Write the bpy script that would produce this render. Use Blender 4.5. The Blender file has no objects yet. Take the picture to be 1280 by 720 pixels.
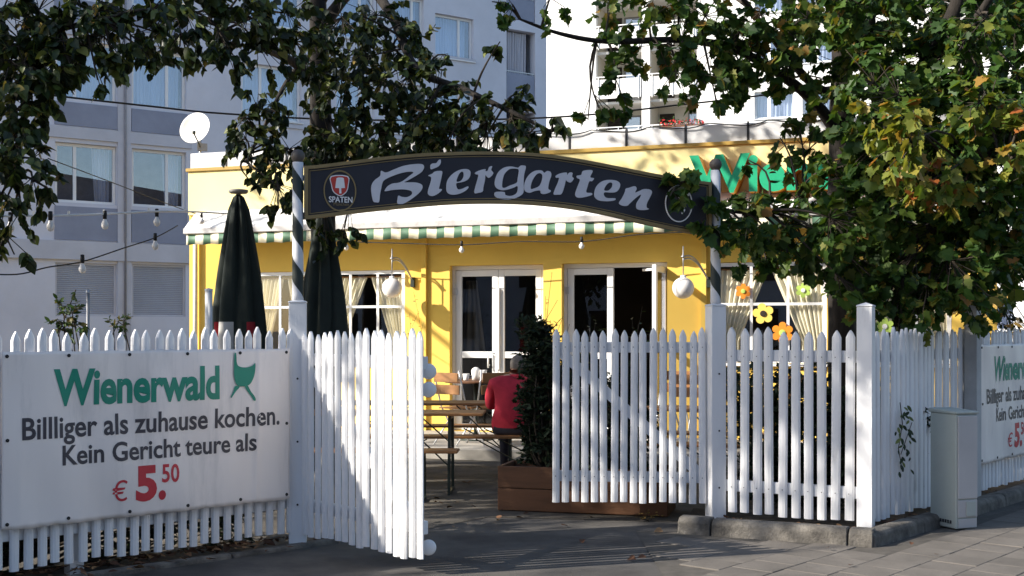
import bpy, bmesh, math, random
import numpy as np
from mathutils import Vector, Matrix, noise as mnoise
random.seed(7); rng = np.random.default_rng(7)
R = math.radians
SC = bpy.context.scene
COL = SC.collection

# ---------------------------------------------------------------- camera, sky, sun, exposure
F, HOR, EYE = 1500.0, 412.0, 1.55            # focal length in photo pixels, horizon row, eye height in metres
cam = bpy.data.cameras.new('camera'); camo = bpy.data.objects.new('camera', cam); COL.objects.link(camo)
cam.sensor_width = 36; cam.lens = F/1280*36; cam.shift_y = (HOR-360)/1280
cam.clip_start = .1; cam.clip_end = 2000
camo.location = (0, 0, EYE); camo.rotation_euler = (R(90), 0, 0)
SC.camera = camo
SUN_A, SUN_E = 73, 30                        # degrees left of straight behind the camera; elevation
to_sun = Vector((-math.sin(R(SUN_A))*math.cos(R(SUN_E)), -math.cos(R(SUN_A))*math.cos(R(SUN_E)), math.sin(R(SUN_E))))
w = bpy.data.worlds.new('World'); SC.world = w; w.use_nodes = True
nt = w.node_tree
sky = nt.nodes.new('ShaderNodeTexSky'); sky.sky_type = 'NISHITA'; sky.sun_disc = False
sky.sun_elevation = R(SUN_E); sky.sun_rotation = math.atan2(to_sun.x, to_sun.y) % (2*math.pi)
bg = nt.nodes['Background']; bg.inputs['Strength'].default_value = .125
nt.links.new(sky.outputs[0], bg.inputs[0])
sl = bpy.data.lights.new('sun', 'SUN'); sl.energy = 5.0; sl.angle = R(.55); sl.color = (1, .93, .82)
so = bpy.data.objects.new('sun', sl); COL.objects.link(so); so.location = (0, 0, 30)
so.rotation_euler = (-to_sun).to_track_quat('-Z', 'Y').to_euler()
SC.view_settings.view_transform = 'Standard'; SC.view_settings.look = 'None'
SC.view_settings.exposure = 0.9; SC.view_settings.gamma = 1
SC.cycles.max_bounces = 8; SC.cycles.transparent_max_bounces = 16; SC.cycles.use_denoising = True

# ---------------------------------------------------------------- materials
def nodes(name):
    m = bpy.data.materials.new(name); m.use_nodes = True
    t = m.node_tree
    return m, t, t.nodes['Principled BSDF'], t.nodes, t.links
def coords(t, key='Object'):
    tc = t.nodes.new('ShaderNodeTexCoord'); oi = t.nodes.new('ShaderNodeObjectInfo')
    mu = t.nodes.new('ShaderNodeMath'); mu.operation = 'MULTIPLY'; mu.inputs[1].default_value = 37
    t.links.new(oi.outputs['Random'], mu.inputs[0])
    va = t.nodes.new('ShaderNodeVectorMath'); va.operation = 'ADD'
    t.links.new(tc.outputs[key], va.inputs[0]); t.links.new(mu.outputs[0], va.inputs[1])
    return va.outputs[0]
def noise(t, vec, scale, detail=4, rough=.6):
    n = t.nodes.new('ShaderNodeTexNoise'); n.inputs['Scale'].default_value = scale
    n.inputs['Detail'].default_value = detail; n.inputs['Roughness'].default_value = rough
    t.links.new(vec, n.inputs['Vector']); return n.outputs[0]
def ramp(t, fac, stops):
    r = t.nodes.new('ShaderNodeValToRGB'); e = r.color_ramp.elements
    e[0].position, e[0].color = stops[0][0], (*stops[0][1], 1)
    e[1].position, e[1].color = stops[-1][0], (*stops[-1][1], 1)
    for p, c in stops[1:-1]:
        x = e.new(p); x.color = (*c, 1)
    t.links.new(fac, r.inputs[0]); return r.outputs[0]
def mixc(t, fac, a, b, mode='MIX'):
    m = t.nodes.new('ShaderNodeMix'); m.data_type = 'RGBA'; m.blend_type = mode
    for s, v in ((m.inputs[0], fac), (m.inputs[6], a), (m.inputs[7], b)):
        if isinstance(v, (int, float)): s.default_value = v
        elif isinstance(v, tuple): s.default_value = (*v, 1)
        else: t.links.new(v, s)
    return m.outputs[2]
def bump(t, b, h, strength, dist=.01):
    n = t.nodes.new('ShaderNodeBump'); n.inputs['Strength'].default_value = strength; n.inputs['Distance'].default_value = dist
    t.links.new(h, n.inputs['Height']); t.links.new(n.outputs[0], b.inputs['Normal'])
def sca(c, k): return tuple(min(1, x*k) for x in c)
def mat(name, col, rough=.6, var=.15, scale=6, bmp=0, bscale=60, dirt=None, dscale=5, damt=(.55, .75), metal=0, spec=.4, stretch=None):
    m, t, b, N, L = nodes(name)
    v = coords(t)
    vv = v
    if stretch:
        mp = N.new('ShaderNodeMapping'); mp.inputs['Scale'].default_value = stretch; L.new(v, mp.inputs[0]); vv = mp.outputs[0]
    c = ramp(t, noise(t, vv, scale), [(.3, sca(col, 1-var)), (.7, sca(col, 1+var))])
    if dirt:
        f = ramp(t, noise(t, vv, dscale, 6, .7), [(damt[0], (0, 0, 0)), (damt[1], (1, 1, 1))])
        c = mixc(t, f, c, dirt)
    L.new(c, b.inputs['Base Color']); b.inputs['Roughness'].default_value = rough
    b.inputs['Metallic'].default_value = metal; b.inputs['Specular IOR Level'].default_value = spec
    if bmp: bump(t, b, noise(t, vv, bscale, 5), bmp)
    return m
M = {}
M['paint'] = mat('white_fence_paint', (.77, .77, .78), .5, .06, 3, .25, 45, dirt=(.42, .40, .37), dscale=7, damt=(.60, .86), stretch=(1, 1, .22))
M['rail'] = mat('white_rail_paint', (.74, .74, .75), .55, .07, 4, .2, 60, dirt=(.40, .37, .33), dscale=9, damt=(.6, .85))
M['frame'] = mat('white_window_frame', (.8, .8, .8), .35, .03, 4)
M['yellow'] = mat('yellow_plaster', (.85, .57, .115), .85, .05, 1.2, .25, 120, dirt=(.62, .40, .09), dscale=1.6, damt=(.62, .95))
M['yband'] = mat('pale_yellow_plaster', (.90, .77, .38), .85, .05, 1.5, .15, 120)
M['ochre'] = mat('ochre_flashing', (.42, .27, .06), .5, .1, 4)
M['silver'] = mat('grey_metal_cladding', (.66, .66, .67), .5, .10, 1.7, .1, 20, dirt=(.48, .48, .49), dscale=2.2, damt=(.5, .9), metal=0)
M['dark_joint'] = mat('dark_joint', (.03, .03, .035), .7)
M['concrete'] = mat('kerb_concrete', (.17, .155, .135), .95, .35, 9, 1, 60, dirt=(.055, .05, .045), dscale=5, damt=(.40, .70))
M['slab'] = mat('paving_slab', (.128, .114, .100), .9, .3, 3, .45, 90, dirt=(.085, .077, .068), dscale=6, damt=(.5, .8))
M['asphalt'] = mat('asphalt', (.072, .067, .063), .9, .35, 2.2, .7, 160, dirt=(.13, .118, .10), dscale=1.1, damt=(.5, .8))
M['gravel'] = mat('garden_ground', (.085, .075, .062), .95, .4, 5, .8, 90, dirt=(.15, .13, .10), dscale=2.2, damt=(.5, .8))
M['soil'] = mat('leafy_soil', (.055, .045, .035), .95, .4, 12, .8, 70)
M['terrace'] = mat('terrace_paving', (.34, .32, .29), .9, .15, 4, .3, 80)
M['plaster'] = mat('grey_white_plaster', (.64, .65, .72), .9, .06, .9, .3, 25, dirt=(.55, .56, .62), dscale=.7, damt=(.5, .9))
M['spandrel'] = mat('blue_grey_spandrel', (.27, .295, .38), .85, .1, 1.5, .3, 30)
M['band'] = mat('pale_concrete_band', (.54, .55, .61), .9, .08, 1.4, .15, 30)
M['whitewall'] = mat('white_tower_plaster', (.80, .79, .77), .9, .03, .6, .1, 20)
M['loggia'] = mat('loggia_wall', (.58, .55, .48), .9, .05, 1)
M['shutter'] = mat('roller_shutter', (.40, .42, .48), .5, .06, 2)
M['black'] = mat('black_rubber', (.012, .012, .013), .6, .2, 20)
M['steel'] = mat('dull_steel', (.42, .42, .43), .4, .1, 10, metal=.7)
M['darksteel'] = mat('dark_green_steel', (.022, .032, .026), .45, .2, 20)
M['chrome'] = mat('pale_chair_steel', (.62, .62, .63), .3, .05, 10, metal=.6)
M['bark'] = mat('bark', (.022, .018, .015), .95, .45, 14, 1, 40, stretch=(1, 1, .25))
M['twig'] = mat('twig', (.045, .035, .026), .9, .3, 20)
M['planter'] = mat('brown_planter_wood', (.13, .06, .03), .75, .25, 7, .3, 60, stretch=(.2, 1, 1.5))
M['wood'] = mat('orange_bench_wood', (.30, .14, .05), .5, .22, 9, .15, 60, stretch=(.15, 1, 1))
M['signblack'] = mat('sign_board_black', (.022, .022, .030), .45, .2, 3)
M['gold'] = mat('sign_gold_trim', (.24, .175, .075), .5, .15, 6)
M['signletter'] = mat('sign_letter_grey', (.60, .60, .64), .6, .06, 9)
M['spred'] = mat('logo_red', (.50, .05, .035), .5, .05, 5)
M['white'] = mat('plain_white', (.78, .78, .78), .5, .04, 6)
M['cream'] = mat('cream_curtain', (.76, .71, .54), .9, .06, 6)
M['bluecurtain'] = mat('pale_blue_curtain', (.42, .50, .62), .9, .1, 3, stretch=(6, 6, .2))
M['greycurtain'] = mat('grey_curtain', (.55, .55, .6), .9, .1, 3, stretch=(6, 6, .2))
M['banner'] = mat('banner_vinyl', (.88, .80, .745), .45, .05, 1.3, .05, 8, dirt=(.46, .43, .40), dscale=1.6, damt=(.56, .9), stretch=(2.2, 1, .35))
M['bgreen'] = mat('banner_green', (.012, .25, .165), .5, .08, 6)
M['bgrey'] = mat('banner_dark_grey', (.055, .05, .06), .5, .1, 6)
M['bred'] = mat('banner_red', (.55, .035, .05), .5, .08, 6)
M['lgreen'] = mat('sign_green', (.02, .38, .19), .4, .05, 4)
M['lorange'] = mat('sign_orange', (.62, .26, .02), .5, .08, 4)
M['umbrella'] = mat('umbrella_dark_green', (.018, .026, .021), .8, .2, 5, .2, 70)
M['umbred'] = mat('umbrella_red_hem', (.36, .02, .03), .8, .15, 5)
M['umbwhite'] = mat('umbrella_white_hem', (.6, .58, .55), .8, .08, 5)
M['cabinet'] = mat('cabinet_grey_green', (.40, .44, .41), .6, .06, 3, .1, 60, dirt=(.33, .33, .31), dscale=3, damt=(.5, .9))
M['cabinet2'] = mat('cabinet_side_grey', (.46, .45, .45), .6, .05, 3, .1, 60)
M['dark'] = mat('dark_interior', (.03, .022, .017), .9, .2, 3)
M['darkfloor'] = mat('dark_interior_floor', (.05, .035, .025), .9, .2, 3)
M['dish'] = mat('dish_white', (.78, .75, .71), .5, .03, 4)
M['fo'] = mat('paper_orange', (.75, .24, .02), .8, .06, 8)
M['fg'] = mat('paper_green', (.42, .58, .12), .8, .06, 8)
M['fy'] = mat('paper_yellow', (.80, .58, .12), .8, .06, 8)
M['redcloth'] = mat('red_jacket', (.44, .022, .045), .85, .2, 9, .3, 60)
M['jeans'] = mat('dark_trousers', (.03, .03, .045), .85, .2, 12)
M['skin'] = mat('skin', (.50, .28, .20), .6, .06, 10)
M['hair'] = mat('grey_hair', (.16, .14, .125), .8, .3, 40, .6, 120)
M['cup'] = mat('white_crockery', (.78, .77, .75), .25, .02, 5)
M['pot'] = mat('blue_cloth', (.06, .13, .35), .8, .1, 6)
M['redpot'] = mat('red_flower', (.6, .03, .03), .7, .2, 20)
M['litter'] = None
def glass(name, tint=(.9, .95, 1), refl=.16, rough=.0):
    m, t, b, N, L = nodes(name); N.remove(b)
    tr = N.new('ShaderNodeBsdfTransparent'); tr.inputs[0].default_value = (*tint, 1)
    gl = N.new('ShaderNodeBsdfGlossy'); gl.inputs['Roughness'].default_value = rough
    gl.inputs['Color'].default_value = (.9, .92, .95, 1)
    lw = N.new('ShaderNodeLayerWeight'); lw.inputs[0].default_value = .5
    pw = N.new('ShaderNodeMath'); pw.operation = 'POWER'; pw.inputs[1].default_value = 5; L.new(lw.outputs['Facing'], pw.inputs[0])
    ad = N.new('ShaderNodeMath'); ad.operation = 'MULTIPLY_ADD'; ad.inputs[1].default_value = .9; ad.inputs[2].default_value = .03+refl; ad.use_clamp = True
    L.new(pw.outputs[0], ad.inputs[0])
    mx = N.new('ShaderNodeMixShader'); L.new(ad.outputs[0], mx.inputs[0]); L.new(tr.outputs[0], mx.inputs[1]); L.new(gl.outputs[0], mx.inputs[2])
    L.new(mx.outputs[0], N['Material Output'].inputs[0]); return m
M['glass'] = glass('window_glass', (1, 1, 1), .02)
M['glassfar'] = glass('far_window_glass', (.92, .95, 1), .12)
M['glassdark'] = glass('door_glass', (.7, .7, .72), .01)
M['bulb'] = glass('bulb_glass', (.75, .75, .78), .35)
m, t, b, N, L = nodes('opal_glass'); M['opal'] = m
b.inputs['Base Color'].default_value = (.82, .79, .77, 1); b.inputs['Roughness'].default_value = .25
def stripes(name, axis, period, duty, ca, cb, spiral=0):
    m, t, b, N, L = nodes(name)
    tc = N.new('ShaderNodeTexCoord'); sx = N.new('ShaderNodeSeparateXYZ'); L.new(tc.outputs['Object'], sx.inputs[0])
    def mth(op, a, bb=None):
        k = N.new('ShaderNodeMath'); k.operation = op
        for i, v in enumerate((a, bb)):
            if v is None: continue
            if isinstance(v, (int, float)): k.inputs[i].default_value = v
            else: L.new(v, k.inputs[i])
        return k.outputs[0]
    d = mth('DIVIDE', sx.outputs[axis], period)
    if spiral:
        d = mth('ADD', d, mth('DIVIDE', mth('ARCTAN2', sx.outputs[1], sx.outputs[0]), spiral*2*math.pi))
    f = mth('LESS_THAN', mth('FRACT', d), duty)
    nz = noise(t, tc.outputs['Object'], 9, 5)
    c = mixc(t, f, ca, cb)
    c = mixc(t, .35, c, ramp(t, nz, [(.3, (.55, .55, .55)), (.7, (1, 1, 1))]), 'MULTIPLY')
    L.new(c, b.inputs['Base Color']); b.inputs['Roughness'].default_value = .6
    return m
M['pole'] = stripes('spiral_striped_paint', 2, .33, .5, (.66, .67, .70), (.018, .028, .024), 1)
M['valance'] = stripes('green_cream_stripes', 0, .262, .46, (.84, .78, .58), (.10, .21, .13))
M['valance2'] = stripes('striped_cover', 0, .262, .46, (.8, .8, .78), (.8, .8, .78))
def leafmat(name, stops, trans=.4, rough=.45):
    m, t, b, N, L = nodes(name)
    g = N.new('ShaderNodeNewGeometry')
    c = ramp(t, g.outputs['Random Per Island'], stops)
    L.new(c, b.inputs['Base Color']); b.inputs['Roughness'].default_value = rough; b.inputs['Specular IOR Level'].default_value = .35
    tl = N.new('ShaderNodeBsdfTranslucent')
    L.new(mixc(t, 1, c, (1.0, 1.0, .45), 'MULTIPLY'), tl.inputs[0])
    mx = N.new('ShaderNodeMixShader'); mx.inputs[0].default_value = trans
    L.new(b.outputs[0], mx.inputs[1]); L.new(tl.outputs[0], mx.inputs[2]); L.new(mx.outputs[0], N['Material Output'].inputs[0])
    return m
M['linden'] = leafmat('linden_leaf', [(0, (.012, .022, .008)), (.55, (.028, .047, .012)), (.82, (.085, .115, .025)), (.965, (.19, .22, .06)), (1, (.34, .22, .05))], .2, .4)  # random leaf tones; the pale stops also put sunlit highlights into the colour
M['maple'] = leafmat('maple_leaf', [(0, (.022, .056, .012)), (.5, (.048, .105, .018)), (.82, (.10, .155, .026)), (.95, (.18, .19, .035)), (1, (.30, .14, .03))], .38, .55)
M['mapley'] = leafmat('turning_maple_leaf', [(0, (.07, .13, .02)), (.4, (.15, .19, .03)), (.72, (.28, .27, .05)), (.9, (.34, .19, .04)), (1, (.38, .11, .03))], .42)
M['thuja'] = leafmat('conifer_spray', [(0, (.008, .018, .008)), (.7, (.018, .034, .014)), (1, (.05, .07, .03))], .15, .7)
M['shrub'] = leafmat('shrub_leaf', [(0, (.03, .07, .018)), (.7, (.07, .12, .03)), (1, (.20, .15, .06))], .3)
M['hedge'] = leafmat('yellow_hedge_leaf', [(0, (.15, .12, .03)), (.5, (.40, .26, .07)), (1, (.55, .36, .12))], .35)
M['litter'] = leafmat('fallen_leaf', [(0, (.05, .024, .014)), (.7, (.12, .055, .028)), (1, (.32, .19, .09))], .05, .8)

# ---------------------------------------------------------------- helpers
class MB:
    def __init__(s): s.v = []; s.f = []
    def add(s, vs, fs):
        o = len(s.v); s.v += [tuple(x) for x in vs]; s.f += [tuple(i+o for i in f) for f in fs]; return s
    def box(s, x0, x1, y0, y1, z0, z1):
        return s.add([(x0,y0,z0),(x1,y0,z0),(x1,y1,z0),(x0,y1,z0),(x0,y0,z1),(x1,y0,z1),(x1,y1,z1),(x0,y1,z1)],
                     [(3,2,1,0),(4,5,6,7),(0,1,5,4),(1,2,6,5),(2,3,7,6),(3,0,4,7)])
    def beam(s, a, b, w, h=None, up=(0,0,1)):
        a, b = Vector(a), Vector(b); h = h or w; d = (b-a).normalized(); u = Vector(up)
        if abs(d.dot(u)) > .98: u = Vector((0,1,0))
        r = d.cross(u).normalized()*w/2; k = r.cross(d).normalized()*h/2
        vs = [p+q for p in (a, b) for q in (-r-k, r-k, r+k, -r+k)]
        return s.add(vs, [(3,2,1,0),(4,5,6,7),(0,1,5,4),(1,2,6,5),(2,3,7,6),(3,0,4,7)])
    def tube(s, pts, rad, n=8, cap=True):
        pts = [Vector(p) for p in pts]; rad = rad if isinstance(rad, (list, tuple)) else [rad]*len(pts)
        ref = Vector((.31, .2, .93)); vs = []
        for i, p in enumerate(pts):
            d = (pts[min(i+1, len(pts)-1)]-pts[max(i-1, 0)]).normalized()
            r = d.cross(ref)
            if r.length < .1: r = d.cross(Vector((1, 0, 0)))
            r.normalize(); k = r.cross(d)
            vs += [p+(r*math.cos(2*math.pi*j/n)+k*math.sin(2*math.pi*j/n))*rad[i] for j in range(n)]
        fs = [(i*n+j, i*n+(j+1) % n, (i+1)*n+(j+1) % n, (i+1)*n+j) for i in range(len(pts)-1) for j in range(n)]
        if cap: fs += [tuple(range(n))[::-1], tuple((len(pts)-1)*n+j for j in range(n))]
        return s.add(vs, fs)
    def lathe(s, prof, n=20, c=(0,0,0), mod=None):
        vs = []
        for r, z in prof:
            for j in range(n):
                a = 2*math.pi*j/n; k = mod(a, z) if mod else 1
                vs.append((c[0]+r*k*math.cos(a), c[1]+r*k*math.sin(a), c[2]+z))
        fs = [(i*n+j, i*n+(j+1) % n, (i+1)*n+(j+1) % n, (i+1)*n+j) for i in range(len(prof)-1) for j in range(n)]
        return s.add(vs, fs)
    def mesh(s, name, smooth=False):
        me = bpy.data.meshes.new(name); me.from_pydata(s.v, [], s.f)
        bm = bmesh.new(); bm.from_mesh(me); bmesh.ops.recalc_face_normals(bm, faces=bm.faces); bm.to_mesh(me); bm.free()
        if smooth: me.polygons.foreach_set('use_smooth', [True]*len(me.polygons))
        me.update(); return me
    def build(s, name, m, parent=None, smooth=False, bevel=0):
        me = s.mesh(name, smooth); me.materials.append(m)
        o = link(name, me, parent)
        if bevel:
            b = o.modifiers.new('bevel', 'BEVEL'); b.width = bevel; b.segments = 1; b.limit_method = 'ANGLE'
        return o
def link(name, me, parent=None):
    o = bpy.data.objects.new(name, me); COL.objects.link(o)
    if parent is not None: o.parent = parent
    return o
def tag(o, label=None, cat=None, group=None, kind=None):
    for k, v in (('label', label), ('category', cat), ('group', group), ('kind', kind)):
        if v: o[k] = v
    return o
def thing(name, label, cat, loc=(0,0,0), rz=0, group=None):
    o = bpy.data.objects.new(name, None); COL.objects.link(o); o.empty_display_size = .2
    o.location = loc; o.rotation_euler = (0, 0, rz); return tag(o, label, cat, group)
def copy_tree(o, parent=None):
    c = o.copy(); COL.objects.link(c); c.parent = parent
    for ch in [x for x in o.children]: copy_tree(ch, c)
    return c
def at(px, py, Y): return Vector(((px-640)/F*Y, Y, EYE+(HOR-py)/F*Y))
def ground_at(px, py, z=0):
    Y = (EYE-z)*F/(py-HOR); return Vector(((px-640)/F*Y, Y, z))
class Frame:
    """a vertical plane: local x along it, local y away from the viewer, z up"""
    def __init__(s, o, d):
        s.o = Vector((o[0], o[1], 0)); s.d = Vector((d[0], d[1], 0)).normalized(); s.b = Vector((-s.d.y, s.d.x, 0)); s.rz = math.atan2(s.d.y, s.d.x)
    def hit(s, px, py=HOR, y=0):
        o = s.o+s.b*y; r = Vector(((px-640)/F, 1, 0))
        # o + u d = k r
        det = s.d.x*(-r.y)-(-r.x)*s.d.y
        k = (s.d.x*(-o.y)-s.d.y*(-o.x))/det
        p = r*k; u = (p-o).dot(s.d)
        return u, EYE+(HOR-py)/F*k
    def u(s, px, y=0): return s.hit(px, HOR, y)[0]
    def rect(s, x0, y0, x1, y1, y=0):
        a, b = s.hit(x0, y0, y), s.hit(x1, y1, y); return a[0], b[0], b[1], a[1]
    def w(s, u, y, z): return s.o+s.d*u+s.b*y+Vector((0,0,z))
def wall_mesh(x0, x1, z0, z1, t, holes):
    """a wall slab with front face at y=0, thickness t, and rectangular holes (x0,x1,z0,z1) with reveals"""
    xs = sorted({x0, x1, *[h[0] for h in holes], *[h[1] for h in holes]}); zs = sorted({z0, z1, *[h[2] for h in holes], *[h[3] for h in holes]})
    mb = MB()
    def solid(i, j):
        if i < 0 or j < 0 or i >= len(xs)-1 or j >= len(zs)-1: return False
        cx, cz = (xs[i]+xs[i+1])/2, (zs[j]+zs[j+1])/2
        return not any(h[0] < cx < h[1] and h[2] < cz < h[3] for h in holes)
    for i in range(len(xs)-1):
        for j in range(len(zs)-1):
            if not solid(i, j): continue
            a, b, c, d = xs[i], xs[i+1], zs[j], zs[j+1]
            mb.add([(a,0,c),(b,0,c),(b,0,d),(a,0,d)], [(0,1,2,3)]); mb.add([(a,t,c),(b,t,c),(b,t,d),(a,t,d)], [(3,2,1,0)])
            if not solid(i-1, j): mb.add([(a,0,c),(a,0,d),(a,t,d),(a,t,c)], [(0,1,2,3)])
            if not solid(i+1, j): mb.add([(b,0,c),(b,0,d),(b,t,d),(b,t,c)], [(3,2,1,0)])
            if not solid(i, j-1): mb.add([(a,0,c),(b,0,c),(b,t,c),(a,t,c)], [(3,2,1,0)])
            if not solid(i, j+1): mb.add([(a,0,d),(b,0,d),(b,t,d),(a,t,d)], [(0,1,2,3)])
    return mb
def build_wall(name, mb, m, parent):                   # keeps its own winding (no recalc)
    me = bpy.data.meshes.new(name); me.from_pydata(mb.v, [], mb.f)
    bm = bmesh.new(); bm.from_mesh(me); bmesh.ops.remove_doubles(bm, verts=bm.verts, dist=1e-5)
    bmesh.ops.recalc_face_normals(bm, faces=bm.faces); bm.to_mesh(me); bm.free(); me.materials.append(m)
    return link(name, me, parent)
def frame_mb(x0, x1, z0, z1, y0, y1, w, xs=(), zs=(), bw=.04):
    mb = MB()
    mb.box(x0, x0+w, y0, y1, z0, z1); mb.box(x1-w, x1, y0, y1, z0, z1)
    mb.box(x0+w, x1-w, y0+.002, y1-.002, z0, z0+w); mb.box(x0+w, x1-w, y0+.002, y1-.002, z1-w, z1)
    for x in xs: mb.box(x-bw/2, x+bw/2, y0+.004, y1-.004, z0+w, z1-w)
    for z in zs: mb.box(x0+w, x1-w, y0+.007, y1-.007, z-bw/2, z+bw/2)
    return mb
def pane_mb(x0, x1, z0, z1, y): return MB().box(x0, x1, y, y+.006, z0, z1)
def curtain_mb(x0t, x1t, x0b, x1b, z0, z1, y, folds=7, amp=.03, ph=0, n=60, pinch=None):
    mb = MB(); rows = 14; vs = []
    for j in range(rows+1):
        t = j/rows; z = z1+(z0-z1)*t
        k = t if pinch is None else min(1, t/pinch)
        a, b = x0t+(x0b-x0t)*k, x1t+(x1b-x1t)*k
        for i in range(n+1):
            s = i/n
            vs.append((a+(b-a)*s, y+amp*(math.sin(s*folds*2*math.pi+ph+.6*t)+.4*math.sin(s*folds*4.7+t*2+ph)), z))
    fs = [(j*(n+1)+i, j*(n+1)+i+1, (j+1)*(n+1)+i+1, (j+1)*(n+1)+i) for j in range(rows) for i in range(n)]
    return mb.add(vs, fs)
def catmull(pts, n=6, closed=True):
    out = []; N = len(pts)
    for i in range(N if closed else N-1):
        p = [pts[(i+k) % N] if closed else pts[max(0, min(N-1, i+k))] for k in (-1, 0, 1, 2)]
        for k in range(n):
            t = k/n
            out.append(tuple(.5*((2*p[1][c])+(-p[0][c]+p[2][c])*t+(2*p[0][c]-5*p[1][c]+4*p[2][c]-p[3][c])*t*t+(-p[0][c]+3*p[1][c]-3*p[2][c]+p[3][c])*t**3) for c in (0, 1)))
    if not closed: out.append(tuple(pts[-1]))
    return out
def poly_mesh(name, polys, ext, offset=0):
    """filled 2-D outline (with holes), local x/y, extruded +-ext"""
    cu = bpy.data.curves.new(name, 'CURVE'); cu.dimensions = '2D'; cu.fill_mode = 'BOTH'; cu.extrude = ext; cu.offset = offset
    for p in polys:
        s = cu.splines.new('POLY'); s.points.add(len(p)-1); s.use_cyclic_u = True
        for i, q in enumerate(p): s.points[i].co = (q[0], q[1], 0, 1)
    return curve_to_mesh(name, cu)
def curve_to_mesh(name, cu):
    o = bpy.data.objects.new(name, cu); COL.objects.link(o)
    dg = bpy.context.evaluated_depsgraph_get(); dg.update()
    me = bpy.data.meshes.new_from_object(o.evaluated_get(dg)); me.name = name
    bpy.data.objects.remove(o); bpy.data.curves.remove(cu); return me
def text_mesh(txt, ext=0, offset=0, spacing=1, res=4):
    cu = bpy.data.curves.new('text', 'FONT'); cu.body = txt; cu.size = 1; cu.extrude = ext; cu.offset = offset; cu.space_character = spacing; cu.resolution_u = res
    return curve_to_mesh('lettering', cu)
def warp(me, fn):
    n = len(me.vertices); a = np.empty(n*3); me.vertices.foreach_get('co', a); a = a.reshape(-1, 3)
    me.vertices.foreach_set('co', np.array([fn(*p) for p in a], dtype=float).ravel()); me.update(); return me
def bounds(me):
    n = len(me.vertices); a = np.empty(n*3); me.vertices.foreach_get('co', a); a = a.reshape(-1, 3); return a.min(0), a.max(0)
def put(name, me, m, parent):
    me.materials.clear(); me.materials.append(m); return link(name, me, parent)
# ---------------------------------------------------------------- layout read off the photograph (metres)
A = Vector((-3.02, 7.25, 0)); B = Vector((-1.54, 8.63, 0)); C = Vector((1.62, 9.55, 0)); D = Vector((2.66, 9.02, 0))
G1 = Vector((-.55, 7.55, 0)); G2 = Vector((.32, 9.70, 0)); E = Vector((4.99, 11.7, 0))
FL = Frame(B, A-B); FL = Frame(B+(A-B).normalized()*4.6, B-A)     # left fence, extended past the frame; x runs towards the post
FLn = 4.6
FG1 = Frame(B, G1-B); FG2 = Frame(G2, C-G2); FR = Frame(C, D-C); FS = Frame(D, E-D)
FSIGN = Frame(B, C-B)
FP = Frame((-4.86, 18.08), (.9465, -.3229))                        # yellow pavilion front
FGB = Frame((-12.76, 29.9), (13.89, 9.6))                          # grey apartment block
FWB = Frame((4.48, 64), (.9465, -.3229))                           # white apartment tower

# ---------------------------------------------------------------- ground
def sheet(name, pts, z, m, kind='structure', label=None):
    me = bpy.data.meshes.new(name); me.from_pydata([(p[0], p[1], z) for p in pts], [], [tuple(range(len(pts)))]); me.materials.append(m)
    o = link(name, me); o['kind'] = kind; return o
sheet('ground', [(-700, -700), (700, -700), (700, 900), (-700, 900)], 0, M['asphalt'])
lf0 = FL.w(-3, .05, 0)
sheet('garden_ground', [(lf0.x, lf0.y), (B.x+.03, B.y+.1), (G1.x-.45, G1.y+1.35), (-.2, 9.9), (C.x, C.y+.05), (D.x, D.y+.1), FS.w(7, .08, 0)[:2], (12, 22), (-14, 26), (-16, 8)], .004, M['gravel'])
# terrace in front of the pavilion
tm = MB(); tm.box(0, 11.2, -2.3, 0, 0, .14)
tr = tm.build('terrace', M['terrace'], bevel=.01); tr.location = FP.o; tr.rotation_euler.z = FP.rz; tr['kind'] = 'structure'
# paving slabs of the pavement, right foreground (joints recessed)
pav_pts = [(.95, 5.6), (.95, 9.25), (1.28, 9.14), (2.63, 8.56), (FS.w(7, -.62, 0).x, FS.w(7, -.62, 0).y), (10.5, 12), (10.5, 5.6)]
pav = sheet('pavement', pav_pts, .006, mat('paving_joint', (.075, .067, .058), .95, .3, 10))
def inside(p, poly):
    c = False
    for i in range(len(poly)):
        a, b = poly[i], poly[i-1]
        if (a[1] > p[1]) != (b[1] > p[1]) and p[0] < (b[0]-a[0])*(p[1]-a[1])/(b[1]-a[1])+a[0]: c = not c
    return c
sm = MB(); g = .1482
sm.add([(-g,-g,0),(g,-g,0),(g,g,0),(-g,g,0),(-g,-g,.012),(g,-g,.012),(g,g,.012),(-g,g,.012),(-g+.004,-g+.004,.015),(g-.004,-g+.004,.015),(g-.004,g-.004,.015),(-g+.004,g-.004,.015)],
       [(0,1,5,4),(1,2,6,5),(2,3,7,6),(3,0,4,7),(4,5,9,8),(5,6,10,9),(6,7,11,10),(7,4,8,11),(8,9,10,11)])
slab_me = sm.mesh('slab'); slab_me.materials.append(M['slab'])
ang = R(49); ux, uy = math.cos(ang), math.sin(ang); cnt = 0
for i in range(-40, 60):
    for j in range(-40, 60):
        s = (j % 2)*.15
        x, y = 3+(i*.3+s)*ux-j*.3*uy, 8+(i*.3+s)*uy+j*.3*ux
        if y < 7.0 or x > 6.6 or not all(inside((x+.15*(a*ux-b*uy), y+.15*(a*uy+b*ux)), pav_pts) for a in (-1, 1) for b in (-1, 1)): continue
        if abs(x/y) > .5: continue
        o = link('slab', slab_me, pav); o.location = (x, y, -.001+random.uniform(-.0025, .002)); o.rotation_euler = (random.uniform(-.006, .006), random.uniform(-.006, .006), ang); cnt += 1

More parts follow.
